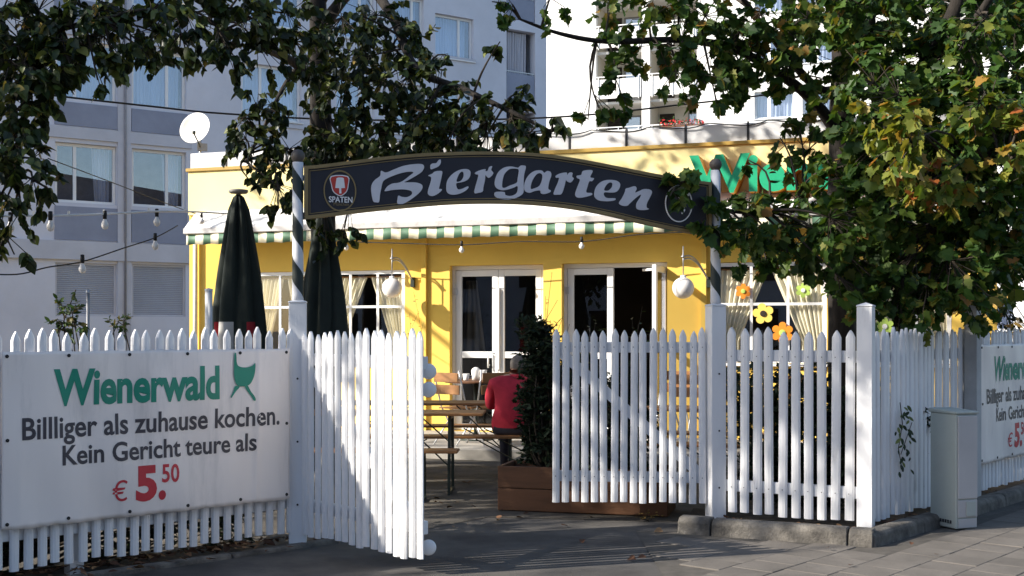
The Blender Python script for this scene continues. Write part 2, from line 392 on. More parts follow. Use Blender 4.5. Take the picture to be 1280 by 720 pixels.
def kerb(name, label, a, b, lens, w, h, z0=0, slope=.02, top_dir=1):
    """kerb stones laid end to end from a to b"""
    t = thing(name, label, 'kerb', a, math.atan2((b-a).y, (b-a).x)); x = 0; L_ = (b-a).length; k = 0
    while x < L_-.05:
        l = min(lens[k % len(lens)], L_-x)
        mb = MB(); dx = .004
        hh = h+random.uniform(-.008, .008)
        v = [(x+dx,0,0),(x+l-dx,0,0),(x+l-dx,w,0),(x+dx,w,0),(x+dx,slope*.3,hh*.75),(x+l-dx,slope*.3,hh*.75),(x+l-dx,w,hh),(x+dx,w,hh),(x+dx+.006,slope*1.6,hh),(x+l-dx-.006,slope*1.6,hh)]
        mb.add(v, [(0,1,5,4),(4,5,9,8),(8,9,6,7),(1,2,6,9,5),(0,4,8,7,3),(2,3,7,6)])
        mb.build('kerb_stone', M['concrete'], t, bevel=.008); x += l; k += 1
    return t
K0 = ground_at(846, 668); K1 = ground_at(1092, 686)
kerb('kerb', 'worn raised concrete kerb in front of the picket fence panel with the corner post', K0, K1, [.26, 1.0, .36, .12], .14, .125)
K1b = K1+(K1-K0).normalized()*.012+Vector((0, .012, 0))
kerb('side_kerb', 'dark shaded kerb along the foot of the fence behind the grey cabinet', K1b, K1b+FS.d*5.5, [.9], .14, .10)
kl0 = FL.w(0, -.13, 0); kl1 = FL.w(FLn+.28, -.13, 0)
kerb('low_kerb', 'low flush concrete edging under the big banner fence, strewn with dead leaves', kl0, kl1, [1.0], .08, .035, slope=.01)
# soil bed behind the right-hand kerb
k0b, k1b = K0+Vector((.06, .13, 0)), K1+Vector((-.07, .17, 0))
sheet('planting_bed', [k0b[:2], k1b[:2], FS.w(5.2, -.12, 0)[:2], FS.w(5.2, .5, 0)[:2], (D.x-.2, D.y+.6), (C.x-.1, C.y+.5)], .055, M['soil'])

# ---------------------------------------------------------------- picket fences
def picket_mesh(h, w, tip=.055, d=.024):
    mb = MB(); sec = [(-w/2, 0), (-w/2, -d*.35), (-w*.32, -d*.85), (0, -d), (w*.32, -d*.85), (w/2, -d*.35), (w/2, 0)]
    z1 = h-tip; n = len(sec)
    vs = [(x, y, 0) for x, y in sec]+[(x, y, z1) for x, y in sec]+[(x*.62, y*.9, z1+tip*.55) for x, y in sec]+[(x*.12, y*.7, h) for x, y in sec]
    fs = [(k*n+i, k*n+(i+1) % n, (k+1)*n+(i+1) % n, (k+1)*n+i) for k in range(3) for i in range(n)]+[tuple(range(n))[::-1], tuple(3*n+i for i in range(n))]
    mb.add(vs, fs); me = mb.mesh('picket'); me.materials.append(M['paint']); return me
def fence(root, xs, h, w, z0, rails=(.27, 1.30), rx=None, wobble=.004, rail_h=.09):
    me = [picket_mesh(h+dh, w, d=.022+.002*k) for k, dh in enumerate((-.012, 0, .01))]
    for x in xs:
        o = link('picket', random.choice(me), root)
        o.location = (x+random.uniform(-wobble, wobble), random.uniform(-.003, .003), z0+random.uniform(-.012, .012))
        o.rotation_euler = (random.uniform(-.006, .006), random.uniform(-.008, .008), random.uniform(-.06, .06))
    rx = rx or (min(xs)-w/2, max(xs)+w/2)
    for z in rails:
        MB().box(rx[0], rx[1], .006, .046, z, z+rail_h).build('rail', M['rail'], root, bevel=.004)
def post_mb(w, h, z0=0, y=0, x=0, cap=.035):
    mb = MB(); mb.box(x-w/2, x+w/2, y-w/2, y+w/2, z0, h)
    k = w/2+.004
    mb.add([(x-k,y-k,h+.001),(x+k,y-k,h+.001),(x+k,y+k,h+.001),(x-k,y+k,h+.001),(x-k,y-k,h+.012),(x+k,y-k,h+.012),(x+k,y+k,h+.012),(x-k,y+k,h+.012),(x,y,h+cap)],
           [(0,1,5,4),(1,2,6,5),(2,3,7,6),(3,0,4,7),(3,2,1,0),(4,5,8),(5,6,8),(6,7,8),(7,4,8)])
    return mb
def screws(root, pts, r=.006):
    for p in pts:
        mb = MB(); mb.lathe([(r, 0), (r*.8, .004), (.0005, .005)], 8); o = mb.build('screw', M['black'], root); o.location = p; o.rotation_euler = (R(90), 0, 0)
PH, PZ = 1.45, .10
fl = thing('picket_fence', 'white picket fence carrying the large whole banner on the left', 'fence', FL.o, FL.rz)
xs = [FL.u(px) for px in (362, 351, 337, 323, 310, 297, 283.5, 269, 255, 241, 227, 212, 197, 182, 167, 152, 135, 119, 102.5, 86, 69, 52, 35.5, 16.5)]
p0 = xs[-1]
xs += [p0-.09*k for k in range(1, int(p0/.09))]
fence(fl, xs, PH, .057, PZ, rx=(.1, FLn-.06))
for x in (1.2, 3.0): post_mb(.09, 1.36, 0, .10, x).build('post', M['paint'], fl)
fr = thing('picket_fence', 'short white picket fence panel between the striped pole post and the corner post', 'fence', FR.o, FR.rz)
xs = [FR.u(px) for px in (915.5, 931, 947, 962, 979, 995, 1011, 1028, 1045, 1062)]
fence(fr, xs, PH, .070, PZ, rx=(.07, (D-C).length-.06))
pc = post_mb(.115, 1.72, .07, 0, (D-C).length).build('corner_post', M['paint'], fr, bevel=.004); tag(pc, 'square white corner post with pointed cap')
screws(fr, [(x, -.030, z) for x in xs for z in (.31, 1.34)], .004)
fs = thing('picket_fence', 'shaded white picket fence receding behind the grey cabinet', 'fence', FS.o, FS.rz)
fence(fs, [.11+.088*k for k in range(66)], PH, .066, PZ, rx=(.07, 6.2))
up = FS.u(1216, -.09)
pq = post_mb(.11, 1.80, 0, -.09, up).build('post', mat('weathered_post', (.42, .42, .42), .8, .12, 6, .3, 50), fs, bevel=.004); tag(pq, 'weathered grey square post beside the cut-off banner')
for x in (4.9,): post_mb(.1, 1.36, 0, .09, x).build('post', M['paint'], fs)
# gate leaves
def gate(name, label, fr_, xs, h, z0, L_, pw_, flip):
    g_ = thing(name, label, 'gate', fr_.o, fr_.rz, 'gate leaves')
    fence(g_, xs, h, pw_, z0, rails=(z0+.16, z0+1.20), rx=(.03, L_-.02), rail_h=.085)
    a, b = (.05, z0+1.22), (L_-.08, z0+.20)
    if flip: a, b = (.05, z0+.20), (L_-.08, z0+1.22)
    MB().beam((a[0], .018, a[1]), (b[0], .018, b[1]), .03, .08, up=(0, 0, 1)).build('brace', M['rail'], g_)
    return g_
L1 = (G1-B).length; n1 = 17
g1 = gate('gate_leaf', 'sunlit open gate leaf of white pickets swung out beside the banner fence', FG1, [.10+(L1-.13)*k/(n1-1) for k in range(n1)], 1.445, .095, L1, .063, False)
for z, x in ((.17, .028), (1.17, .03), (1.285, .03)):
    mb = MB(); mb.lathe([(.001, -.015), (.044, -.014), (.05, -.004), (.05, .006), (.04, .014), (.001, .016)], 24); o = mb.build('round_cap', M['frame'], g1, True); o.location = (L1+x-.052, .05, z); o.rotation_euler = (R(90), 0, -FG1.rz)
for z in (.25, 1.32):
    MB().box(-.05, .16, .048, .056, z, z+.04).build('hinge', M['steel'], g1)
L2 = (C-G2).length; n2 = 16
g2 = gate('gate_leaf', 'dappled gate leaf of white pickets with a diagonal brace, before the wooden planter', FG2, [.035+(L2-.14)*k/(n2-1) for k in range(n2)], 1.39, .165, L2, .058, False)
for z in (.33, 1.38):
    MB().box(L2-.20, L2-.03, .048, .056, z, z+.045).build('hinge', M['steel'], g2)
screws(g2, [(.035+(L2-.14)*k/(n2-1), -.027, z) for k in range(n2) for z in (.37, 1.41)], .004)
# gate posts with striped poles
def gate_post(label, P, rz, top, w, pole_top):
    t = thing('gate_post', label, 'post', (P.x, P.y, 0), rz, 'gate posts with striped poles')
    post_mb(w, top, .02, 0, 0, .03).build('post', M['paint'], t, bevel=.004)
    pm = MB(); pm.lathe([(.001, 0), (.042, .0), (.041, .04), (.039, .5), (.039, pole_top-top-.02), (.001, pole_top-top-.018)], 24)
    p = pm.build('striped_pole', M['pole'], t, True); p.location = (0, 0, top+.02)
    bm_ = MB(); bm_.lathe([(.001, 0), (.03, .004), (.046, .03), (.05, .05), (.046, .07), (.03, .092), (.001, .1)], 20); f = bm_.build('ball_finial', mat('brown_finial', (.10, .085, .075), .5), p, True); f.location = (0, 0, pole_top-top-.025)
    screws(t, [(0, -w/2-.004, z) for z in (.30, .75, 1.2)], .008)
    return t
gate_post('white gate post with green and white spiral pole at the banner fence', B, FSIGN.rz*.5, at(372, 379, 8.63).z, .125, at(372, 203, 8.63).z)
gate_post('white gate post with spiral pole at the leafy right end of the sign', C, FSIGN.rz, at(893, 383, 9.55).z, .125, at(893, 213, 9.55).z)

# ---------------------------------------------------------------- arched sign
sg = thing('arched_sign', 'black arched sign with gold trim reading Biergarten above the gateway', 'sign', FSIGN.o, FSIGN.rz)
yS = -.03
topc = [(381, 207.5), (400, 206), (440, 201), (480, 196), (520, 192.3), (560, 190.3), (600, 189.5), (640, 190), (680, 192.5), (720, 198), (760, 205.5), (800, 213.5), (840, 221), (870, 225.5), (889, 228)]
botc = [(889, 295), (868, 292), (840, 287), (800, 278.5), (760, 269), (720, 261.5), (680, 256.8), (640, 254.5), (600, 254.2), (560, 255.5), (520, 258.7), (480, 262.6), (440, 267), (400, 272), (381, 274)]
def sg_pts(pts, y=yS): return [FSIGN.hit(a, b, y) for a, b in pts]
tl_ = catmull(sg_pts(topc), 5, False); bl_ = catmull(sg_pts(botc), 5, False)
outer = tl_+bl_
def inset(poly, d):
    out = []; n = len(poly)
    for i in range(n):
        a, b, c = [Vector(poly[(i+k) % n]) for k in (-1, 0, 1)]
        e1, e2 = (b-a).normalized(), (c-b).normalized()
        n1_, n2_ = Vector((e1.y, -e1.x)), Vector((e2.y, -e2.x)); m_ = (n1_+n2_)
        m_ = m_/max(.3, m_.dot(n1_)) if m_.length > 0 else n1_
        out.append(tuple(b+m_*d))
    return out
def signput(name, polys, m, y, ext, parent=sg):
    me = poly_mesh(name, polys, ext); warp(me, lambda a, b, c: (a, y-c, b)); return put(name, me, m, parent)
signput('board', [outer], M['signblack'], yS+.03, .026)
signput('gold_trim', [outer, inset(outer, .024)], M['gold'], yS, .010)
signput('fine_line', [inset(outer, .034), inset(outer, .039)], M['gold'], yS+.002, .004)
def Z2(pts, n=5): return catmull([FSIGN.hit(455+x/6.919, 185+y/6.919, yS) for x, y in pts], n)
def Z3(pts, n=5): return catmull([FSIGN.hit(630+x/6.4, 185+y/6.4, yS) for x, y in pts], n)
letters = [
 [Z2([(148,198),(190,212),(260,185),(340,155),(430,140),(500,140),(519,165),(500,205),(450,240),(380,280),(350,297),(440,298),(495,315),(505,345),(480,385),(420,435),(350,478),(312,485),(288,478),(290,440),(298,412),(325,422),(370,425),(410,405),(415,380),(390,365),(330,358),(250,363),(185,374),(182,362),(205,330),(245,308),(300,300),(345,278),(400,235),(428,212),(400,205),(330,215),(240,245),(180,275),(160,300),(148,350),(138,400),(130,465),(105,470),(80,460),(66,400),(62,350),(70,310),(95,275),(140,240)])],
 [Z2([(575,150),(590,135),(625,130),(645,105),(662,102),(663,130),(645,158),(610,175),(578,184)])],
 [Z2([(556,238),(590,222),(610,205),(650,198),(676,205),(670,250),(655,320),(648,352),(668,355),(672,365),(640,395),(600,414),(570,412),(553,395),(556,360),(575,300),(582,262),(575,248)])],
 [Z2([(712,340),(722,280),(765,225),(825,190),(885,182),(918,200),(918,240),(895,275),(850,295),(800,305),(800,335),(815,358),(850,352),(895,332),(902,345),(870,375),(810,400),(750,402),(718,380)]),
  Z2([(800,290),(835,285),(858,255),(862,220),(850,204),(830,215),(812,245)])],
 [Z2([(962,212),(1005,192),(1050,183),(1050,200),(1070,195),(1082,165),(1108,158),(1100,190),(1118,215),(1105,240),(1080,258),(1060,245),(1050,235),(1045,280),(1032,340),(1026,376),(990,388),(955,388),(965,330),(985,260),(988,232),(968,228)])],
 [[*Z2([(1130,310),(1138,260),(1165,205),(1215,168),(1275,160),(1330,170),(1355,152),(1385,152),(1400,165),(1385,230),(1380,300),(1378,385),(1340,420),(1280,442),(1220,445),(1160,435),(1130,412),(1132,385),(1165,378),(1215,382),(1222,405),(1260,415),(1300,405),(1325,380),(1328,330),(1290,345),(1230,362),(1185,364),(1145,345)])],
  Z2([(1195,335),(1215,345),(1260,325),(1320,300),(1330,260),(1338,190),(1300,178),(1255,185),(1215,225),(1198,280)])],
 [Z3([(160,310),(172,260),(205,210),(250,182),(300,180),(322,198),(345,184),(372,192),(378,220),(362,270),(354,325),(374,340),(366,355),(325,368),(296,362),(287,340),(245,345),(205,358),(170,345)]),
  Z3([(214,325),(235,325),(280,305),(300,270),(308,222),(290,202),(262,210),(235,245),(218,285)])],
 [Z3([(415,222),(450,203),(500,196),(505,215),(525,196),(548,200),(545,228),(558,245),(535,275),(508,268),(495,258),(485,300),(462,365),(430,373),(398,370),(408,330),(432,275),(440,240),(418,238)])],
 [Z3([(583,222),(618,214),(635,182),(708,180),(690,232),(720,242),(705,265),(682,268),(665,320),(660,355),(700,360),(702,376),(650,392),(605,398),(578,390),(570,365),(588,310),(608,255),(586,240)])],
 [Z3([(722,370),(735,315),(775,272),(830,255),(895,260),(928,285),(922,325),(895,352),(850,356),(805,355),(800,378),(825,400),(888,402),(885,418),(830,426),(765,420),(732,400)]),
  Z3([(802,338),(835,340),(862,315),(868,285),(852,275),(830,285),(810,310)])],
 [Z3([(920,440),(945,400),(968,350),(975,325),(1000,318),(1045,305),(1062,325),(1050,355),(1080,345),(1120,328),(1165,332),(1185,352),(1168,395),(1145,440),(1142,475),(1160,488),(1125,496),(1082,494),(1060,480),(1062,440),(1090,395),(1095,372),(1060,395),(1010,440),(985,462),(945,460)])],
]
for i, l in enumerate(letters): signput('letter', l, M['signletter'], yS+.002+.0004*i, .006)
# oval brewery badge
oc = FSIGN.hit(425, 238.5, yS); ax_, az_ = (FSIGN.u(445.5, yS)-FSIGN.u(404.5, yS))/2, (FSIGN.hit(425, 212.5, yS)[1]-FSIGN.hit(425, 264, yS)[1])/2
ell = lambda k, n=48: [(oc[0]+ax_*k*math.cos(2*math.pi*i/n), oc[1]+az_*k*math.sin(2*math.pi*i/n)) for i in range(n)]
signput('badge_ring', [ell(1), ell(.93)], M['gold'], yS+.002, .005)
Z7 = lambda pts, n=4: catmull([FSIGN.hit(380+x/8, 190+y/8, yS) for x, y in pts], n) if n else [FSIGN.hit(380+x/8, 190+y/8, yS) for x, y in pts]
signput('shield_edge', [Z7([(268,240),(440,240),(446,330),(430,395),(390,432),(362,440),(330,430),(290,395),(272,330)], 3)], M['white'], yS+.003, .003)
signput('shield', [Z7([(277,249),(432,249),(437,330),(422,390),(385,424),(362,431),(335,422),(298,390),(280,330)], 3)], M['spred'], yS+.003, .0045)
signput('spade', [Z7([(325,262),(345,255),(380,255),(398,262),(404,310),(410,360),(372,362),(374,415),(352,415),(352,362),(312,360),(318,310)], 0)], M['white'], yS+.003, .0058)
def fit_text(txt, fr_, y, x0, x1, zb, zt, m, parent, name='lettering', offset=0, ext=0, spacing=1, bis=0, fn=None):
    me = text_mesh(txt, ext, offset, spacing); lo, hi = bounds(me); kx = (x1-x0)/(hi[0]-lo[0]); kz = (zt-zb)/hi[1]
    if bis:
        bm = bmesh.new(); bm.from_mesh(me)
        for ax, n_ in ((0, bis), (1, max(2, bis//8))):
            for i in range(1, n_):
                p = [0, 0, 0]; q = [0, 0, 0]; p[ax] = lo[ax]+(hi[ax]-lo[ax])*i/n_; q[ax] = 1
                bmesh.ops.bisect_plane(bm, geom=bm.verts[:]+bm.edges[:]+bm.faces[:], plane_co=p, plane_no=q)
        bm.to_mesh(me); bm.free()
    def f(a, b, c):
        X, Zz = x0+(a-lo[0])*kx, zb+b*kz
        return (X, y-c+(fn(X, Zz) if fn else 0), Zz)
    warp(me, f); return put(name, me, m, parent)
t0, t1 = FSIGN.hit(411, 252.5, yS), FSIGN.hit(440.5, 246.2, yS)
fit_text('SPATEN', FSIGN, yS-.004, t0[0], t1[0], t0[1], t1[1], M['white'], sg, offset=.02)
t0, t1 = FSIGN.hit(417, 257, yS), FSIGN.hit(436, 253.5, yS)
fit_text('München', FSIGN, yS-.004, t0[0], t1[0], t0[1], t1[1], M['gold'], sg)
# round badge at the right-hand end
oc = FSIGN.hit(848.5, 254.5, yS); ax_, az_ = (FSIGN.u(865.5, yS)-FSIGN.u(831.5, yS))/2, (FSIGN.hit(848, 231, yS)[1]-FSIGN.hit(848, 277.5, yS)[1])/2
signput('badge_ring', [ell(1), ell(.94)], M['white'], yS+.002, .005)
Zb = lambda pts: catmull([FSIGN.hit(820+x/10.28, 215+y/10.28, yS) for x, y in pts], 3)
signput('badge_figure', [Zb([(255,275),(290,290),(330,265),(350,255),(385,300),(395,350),(370,345),(345,325),(320,345),(295,330),(270,300)])], M['white'], yS+.002, .004)
signput('badge_figure', [Zb([(345,430),(365,430),(370,470),(372,500),(340,540),(330,525),(345,490)])], M['white'], yS+.002, .004)
signput('badge_figure', [Zb([(400,275),(425,270),(430,300),(405,308)]), ], M['white'], yS+.002, .004)

# ---------------------------------------------------------------- banners
BW, BH = 2.0, 1.065
def rip(x, z):
    e = min(1, max(0, x)/.1, max(0, BW-x)/.1)
    return -.009*e*(1+math.sin(x*7+math.sin(z*4)*1.2)*.7+.5*math.sin(x*17+z*5))+.004*math.sin(z*9+x*3)-.010*math.exp(-((x-1.72-.03*z)/.018)**2)
def banner(label, org, rz, cut=None):
    t = thing('banner', label, 'banner', org, rz)
    mb = MB(); nx, nz = 140, 40
    mb.add([(BW*i/nx, rip(BW*i/nx, BH*j/nz)+.003*math.sin(i*.9)*(j == 0), BH*j/nz+(-.006*abs(math.sin(i/nx*math.pi*6)) if j in (0, nz) else 0)) for j in range(nz+1) for i in range(nx+1)],
           [(j*(nx+1)+i, j*(nx+1)+i+1, (j+1)*(nx+1)+i+1, (j+1)*(nx+1)+i) for j in range(nz) for i in range(nx)])
    o = mb.build('vinyl_sheet', M['banner'], t, True)
    s = o.modifiers.new('thick', 'SOLIDIFY'); s.thickness = .0015; s.offset = 1
    for x, z in [(.03, .03), (.03, BH/2), (.03, BH-.03)]+[(BW*k/5, z) for k in range(1, 5) for z in (.03, BH-.03)]+[(BW-.03, .03), (BW-.03, BH/2), (BW-.03, BH-.03)]:
        e = MB(); e.lathe([(.011, 0), (.011, .004), (.004, .005), (.001, .003)], 10); q = e.build('eyelet', M['black'], t); q.location = (x, rip(x, z)-.002, z); q.rotation_euler = (R(90), 0, 0)
    return t
b0 = FL.hit(3, 659, -.06); bx0, bz0 = FL.u(2, -.06), .355
def bl(px, py): u, z = FL.hit(px, py, -.06); return (u-bx0)*BW/(FL.u(362.5, -.06)-bx0), z-bz0
bn = banner('whole white banner with green, grey and red lettering on the left fence', FL.w(bx0, -.06, bz0), FL.rz)
def bt(txt, l, r, top, m, offset=0, spacing=1, bis=60):
    (x0, z0), (x1, z1) = bl(*l), bl(*r); zt = bl(l[0], top)[1]; zb = (z0+z1)/2 if abs(z0-z1) < .2 else z0
    return fit_text(txt, None, -.004, x0, x1, zb, zb+(zt-z0), m, bn, 'lettering', offset, 0, spacing, bis, rip)
bt('Wienerwald', (66, 505.5), (274, 497.5), 461, M['bgreen'], .032, .98)
bt('Billliger als zuhause kochen.', (26.5, 551), (348, 528.5), 524, M['bgrey'], .02)
bt('Kein Gericht teure als', (77, 582.5), (319.5, 561), 558, M['bgrey'], .02)
bt('€', (140, 626.5), (158, 626), 600, M['bred'], .0, bis=1)
bt('5', (168.5, 624), (195, 622.5), 582, M['bred'], .045, bis=12)
bt('.', (197, 622.5), (206, 622), 612.5, M['bred'], .02, bis=3)
bt('5', (201, 602), (210.5, 601.5), 580, M['bred'], .02, bis=6)
bt('0', (212, 601.5), (222.5, 601), 579.5, M['bred'], .02, bis=6)
def logo(polys):
    P = [catmull([bl(x/3.13, 430+y/3.13) for x, y in p], 4) for p in polys]
    me = poly_mesh('bird_emblem', P, 0); warp(me, lambda a, b, c: (a, rip(a, b)-.0042-.0004*len(polys[0]), b)); put('bird_emblem', me, M['bgreen'], bn)
logo([[(915,40),(922,38),(925,75),(935,88),(960,92),(985,85),(997,75),(995,110),(985,140),(970,160),(945,166),(925,160),(915,130),(914,90)]])
logo([[(918,165),(932,165),(935,170),(922,185),(905,210),(902,206),(912,185)]])
logo([[(955,163),(965,160),(978,185),(992,205),(995,220),(988,220),(980,205),(965,185)]])
b2 = copy_tree(bn); u2 = FS.u(1225, -.06)
b2.location = FS.w(u2, -.062, .355); b2.rotation_euler.z = FS.rz
b2['label'] = 'banner cut off by the right edge of the picture, on the receding fence'
# ---------------------------------------------------------------- yellow pavilion
pv = thing('restaurant_pavilion', 'low yellow restaurant pavilion with striped awning and white glazed doors', 'building', FP.o, FP.rz)
PW = 11.3
zt = FP.hit(700, 193)[1]; zp = zt+.30
def prect(x0, y0, x1, y1): return FP.rect(x0, y0, x1, y1)
wins = {}
zs_, zw = 1.12, FP.hit(960, 327)[1]
wins['a'] = (FP.u(312), FP.u(388), zs_, zw-.02); wins['b'] = (FP.u(402), FP.u(506), zs_, zw-.02)
wins['c'] = (FP.u(892), FP.u(1034), zs_, zw); wins['d'] = (FP.u(1068), FP.u(1190), zs_, zw)
zd = FP.hit(620, 331)[1]
doors = [(FP.u(562), FP.u(679), .14, zd), (FP.u(702), FP.u(834), .14, zd)]
holes = list(wins.values())+doors
build_wall('front_wall', wall_mesh(0, PW, 0, zt, .28, holes), M['yellow'], pv)
mb = MB(); mb.box(0, .25, .28, 7, 0, zt); mb.box(PW-.25, PW, .28, 7, 0, zt); mb.box(.25, PW-.25, 6.75, 7, 0, zt); mb.build('side_wall', M['yellow'], pv)
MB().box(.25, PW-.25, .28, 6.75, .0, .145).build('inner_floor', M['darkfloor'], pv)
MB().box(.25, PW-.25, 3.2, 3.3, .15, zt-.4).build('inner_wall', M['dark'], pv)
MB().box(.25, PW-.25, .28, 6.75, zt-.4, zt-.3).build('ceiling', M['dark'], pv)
MB().box(.0, PW, .0, 7, zt-.0, zt+.05).build('flat_roof', M['ochre'], pv).location.z = .001
# pale upper band (fascia), slightly proud of the wall
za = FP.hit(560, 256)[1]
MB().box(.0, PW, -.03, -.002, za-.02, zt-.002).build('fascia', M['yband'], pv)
MB().box(-.03, PW+.03, -.06, .02, zt+.003, zt+.055).build('flashing', M['ochre'], pv, bevel=.006)
# parapet panels with dark upright joints
edges = [FP.u(p, .08) for p in (207, 283, 358, 430, 500, 571, 641, 712, 783, 857, 935, 1013)]
edges[0] = -.05; edges += [edges[-1]+.78*k for k in range(1, 3)]; edges[-1] = PW
for a, b in zip(edges[:-1], edges[1:]):
    MB().box(a+.012, b-.012, .08, .12, zt+.056, zp+random.uniform(-.004, .004)).build('parapet_panel', M['silver'], pv, bevel=.006)
for a in edges[1:-1]: MB().box(a-.011, a+.011, .072, .118, zt+.056, zp+.02).build('joint_strip', M['dark_joint'], pv)
cab = MB(); cab.tube([(x, .06+.02*math.sin(x*3), zp+.01+.03*math.sin(x*4.1)**2-.06*abs(math.sin(x*math.pi/.78))) for x in np.linspace(4.5, 9.4, 60)], .008, 5); cab.build('roof_cable', M['black'], pv)
MB().box(-.02, PW, .14, 6.9, zt+.05, zt+.12).build('roof_gravel', M['silver'], pv)
# upright ribs on the wall
for px in (531, 880):
    x = FP.u(px); MB().box(x-.035, x+.035, -.05, -.002, .14, za-.04).build('wall_rib', M['yellow'], pv)
x = FP.u(247); MB().tube([(x, -.06, .14), (x, -.06, za-.3)], .035, 10).build('downpipe', mat('pale_downpipe', (.6, .58, .5), .5), pv, True)
# windows
def window(name, r, bars, zbars, cur, parent=pv, yf=.015, sill=True, fw=.05, bw=.035, glassm='glass', m='frame', fd=.03):
    x0, x1, z0, z1 = r
    f = frame_mb(x0+.006, x1-.006, z0+.006, z1-.006, yf, yf+fd, fw, bars, zbars, bw).build(name, M[m], parent)
    gx = [x0+fw+.004]+[b for b in bars]+[x1-fw-.004]; gz = [z0+fw+.004]+list(zbars)+[z1-fw-.004]
    for i in range(len(gx)-1):
        for j in range(len(gz)-1):
            a = bw/2+.001
            pane_mb(gx[i]+(a if i else 0), gx[i+1]-(a if i < len(gx)-2 else 0), gz[j]+(a if j else 0), gz[j+1]-(a if j < len(gz)-2 else 0), yf+fd/2).build('pane', M[glassm], f)
    if sill: MB().box(x0-.04, x1+.04, -.06, yf-.003, z0-.035, z0-.001).build('sill', M['frame'], f)
    for c in cur: c.build('curtain', M['cream'], f, True)
    return f
hz = FP.hit(960, 380)[1]
def pcur(x0, x1, z0, z1, side, cx, y=.10, k=.30):
    """a drape hung from the rail, drawn aside"""
    if side < 0: return curtain_mb(x0+.03, cx, x0+.03, x0+.03+(cx-x0)*k, z0+.03, z1-.10, y, 8, .022, n=70, pinch=.78)
    return curtain_mb(cx, x1-.03, x1-.03-(x1-cx)*k, x1-.03, z0+.03, z1-.10, y, 8, .022, 1, n=70, pinch=.78)
for k, bars, cpx, kk in (('a', (350,), (357,), .5), ('b', (438, 472), (461,), .4), ('c', (939, 985), (962,), .42), ('d', (1100, 1146), (1132,), .6)):
    r = wins[k]; cx = FP.u(cpx[0], .10)
    window('window', r, [FP.u(p, .02) for p in bars], [hz], [pcur(r[0], r[1], r[2], r[3], -1, cx-.02, k=kk), pcur(r[0], r[1], r[2], r[3], 1, cx+.02, k=kk)])
    MB().tube([(r[0], .10, r[3]-.09), (r[1], .10, r[3]-.09)], .012, 8).build('curtain_rail', M['wood'], pv)
# doors
def leaf(x0, x1, z0, z1, parent, y=0, handle=None):
    zm = 1.20
    f = frame_mb(x0, x1, z0, z1, y, y+.055, .085, (), (zm,), .09).build('door', M['frame'], parent, bevel=.004)
    for a, b in ((z0+.087, zm-.047), (zm+.047, z1-.087)): pane_mb(x0+.087, x1-.087, a, b, y+.025).build('pane', M['glassdark'], f)
    if handle: 
        hx = handle; h = MB(); h.tube([(hx, y-.05, 1.02), (hx, y-.05, 1.24)], .012, 8); h.tube([(hx, y-.05, 1.22), (hx+.10, y-.05, 1.22)], .011, 8); h.tube([(hx, y, 1.06), (hx, y-.05, 1.06)], .01, 6); h.build('handle', M['frame'], f, True)
    return f
for (x0, x1, z0, z1) in doors:
    mb = MB(); mb.box(x0+.003, x0+.05, .10, .2, z0+.003, z1-.003); mb.box(x1-.05, x1-.003, .10, .2, z0+.003, z1-.003); mb.box(x0+.05, x1-.05, .102, .198, z1-.06, z1-.003); mb.build('door_frame', M['frame'], pv)
d1, d2 = doors
mid = (d1[0]+d1[1])/2
lf = leaf(d1[0]+.055, mid-.004, d1[2]+.01, d1[3]-.065, pv, .10, mid-.13); leaf(mid+.004, d1[1]-.055, d1[2]+.01, d1[3]-.065, pv, .10)
hh = MB(); hh.box(mid-.02, mid+.025, .06, .099, 1.0, 2.12); hh.build('astragal', M['frame'], lf)
mid2 = FP.u(767, .1)
lf2 = leaf(d2[0]+.055, mid2-.004, d2[2]+.01, d2[3]-.065, pv, .10)
for l, d in ((lf, d1), (lf2, d2)):
    for z in (.5, 2.08):
        MB().box(d[0]+.03, d[0]+.075, .078, .0985, z-.05, z+.05).build('hinge', M['chrome'], l)
lw = d2[1]-.06-mid2                                   # right leaf stands open, outwards
ol = leaf(0, lw, 0, d2[3]-.065-d2[2]-.01, pv, -.03); ol.location = (d2[1]-.045, .10, d2[2]+.01); ol.rotation_euler.z = R(-90); tag(ol, 'door leaf standing wide open')
MB().beam((d2[1]-.35, .12, d2[3]-.10), (d2[1]-.06, -.22, d2[3]-.10), .02, .03).build('door_closer', M['frame'], pv)
# lace curtain inside door 1 and things inside
curtain_mb(FP.u(583, .5), FP.u(596, .5), FP.u(578, .5), FP.u(607, .5), 1.2, 2.25, .5, 3, .02).build('door_curtain', mat('dim_lace', (.30, .30, .26), .9), pv, True)
# awning: folded cover, front bar, striped valance
aw0, aw1 = FP.u(232, -.4), PW+.1
zv0 = FP.hit(560, 298, -.42)[1]; zv1 = FP.hit(560, 283.5, -.42)[1]; zb1 = FP.hit(560, 275, -.42)[1]
n = 60; top = MB()
prof = [(-.035, za+.03), (-.10, za+.025), (-.24, (za*2+zb1)/3), (-.42, zb1+.012), (-.425, zb1-.0), (-.40, zb1-.02), (-.035, za-.10)]
vs = []
for i in range(n+1):
    x = aw0+(aw1-aw0)*i/n
    vs += [(x, y+.004*math.sin(i*1.3), z-.014*abs(math.sin(i*.62))*(0 < k < 3)) for k, (y, z) in enumerate(prof)]
m_ = len(prof); top.add(vs, [(i*m_+k, i*m_+(k+1) % m_, (i+1)*m_+(k+1) % m_, (i+1)*m_+k) for i in range(n) for k in range(m_)]+[tuple(range(m_)), tuple(n*m_+k for k in range(m_))[::-1]])
aw = top.build('awning', mat('awning_white_canvas', (.78, .77, .75), .85, .06, 2, .2, 30, dirt=(.5, .47, .42), dscale=3, damt=(.62, .9)), pv, True)
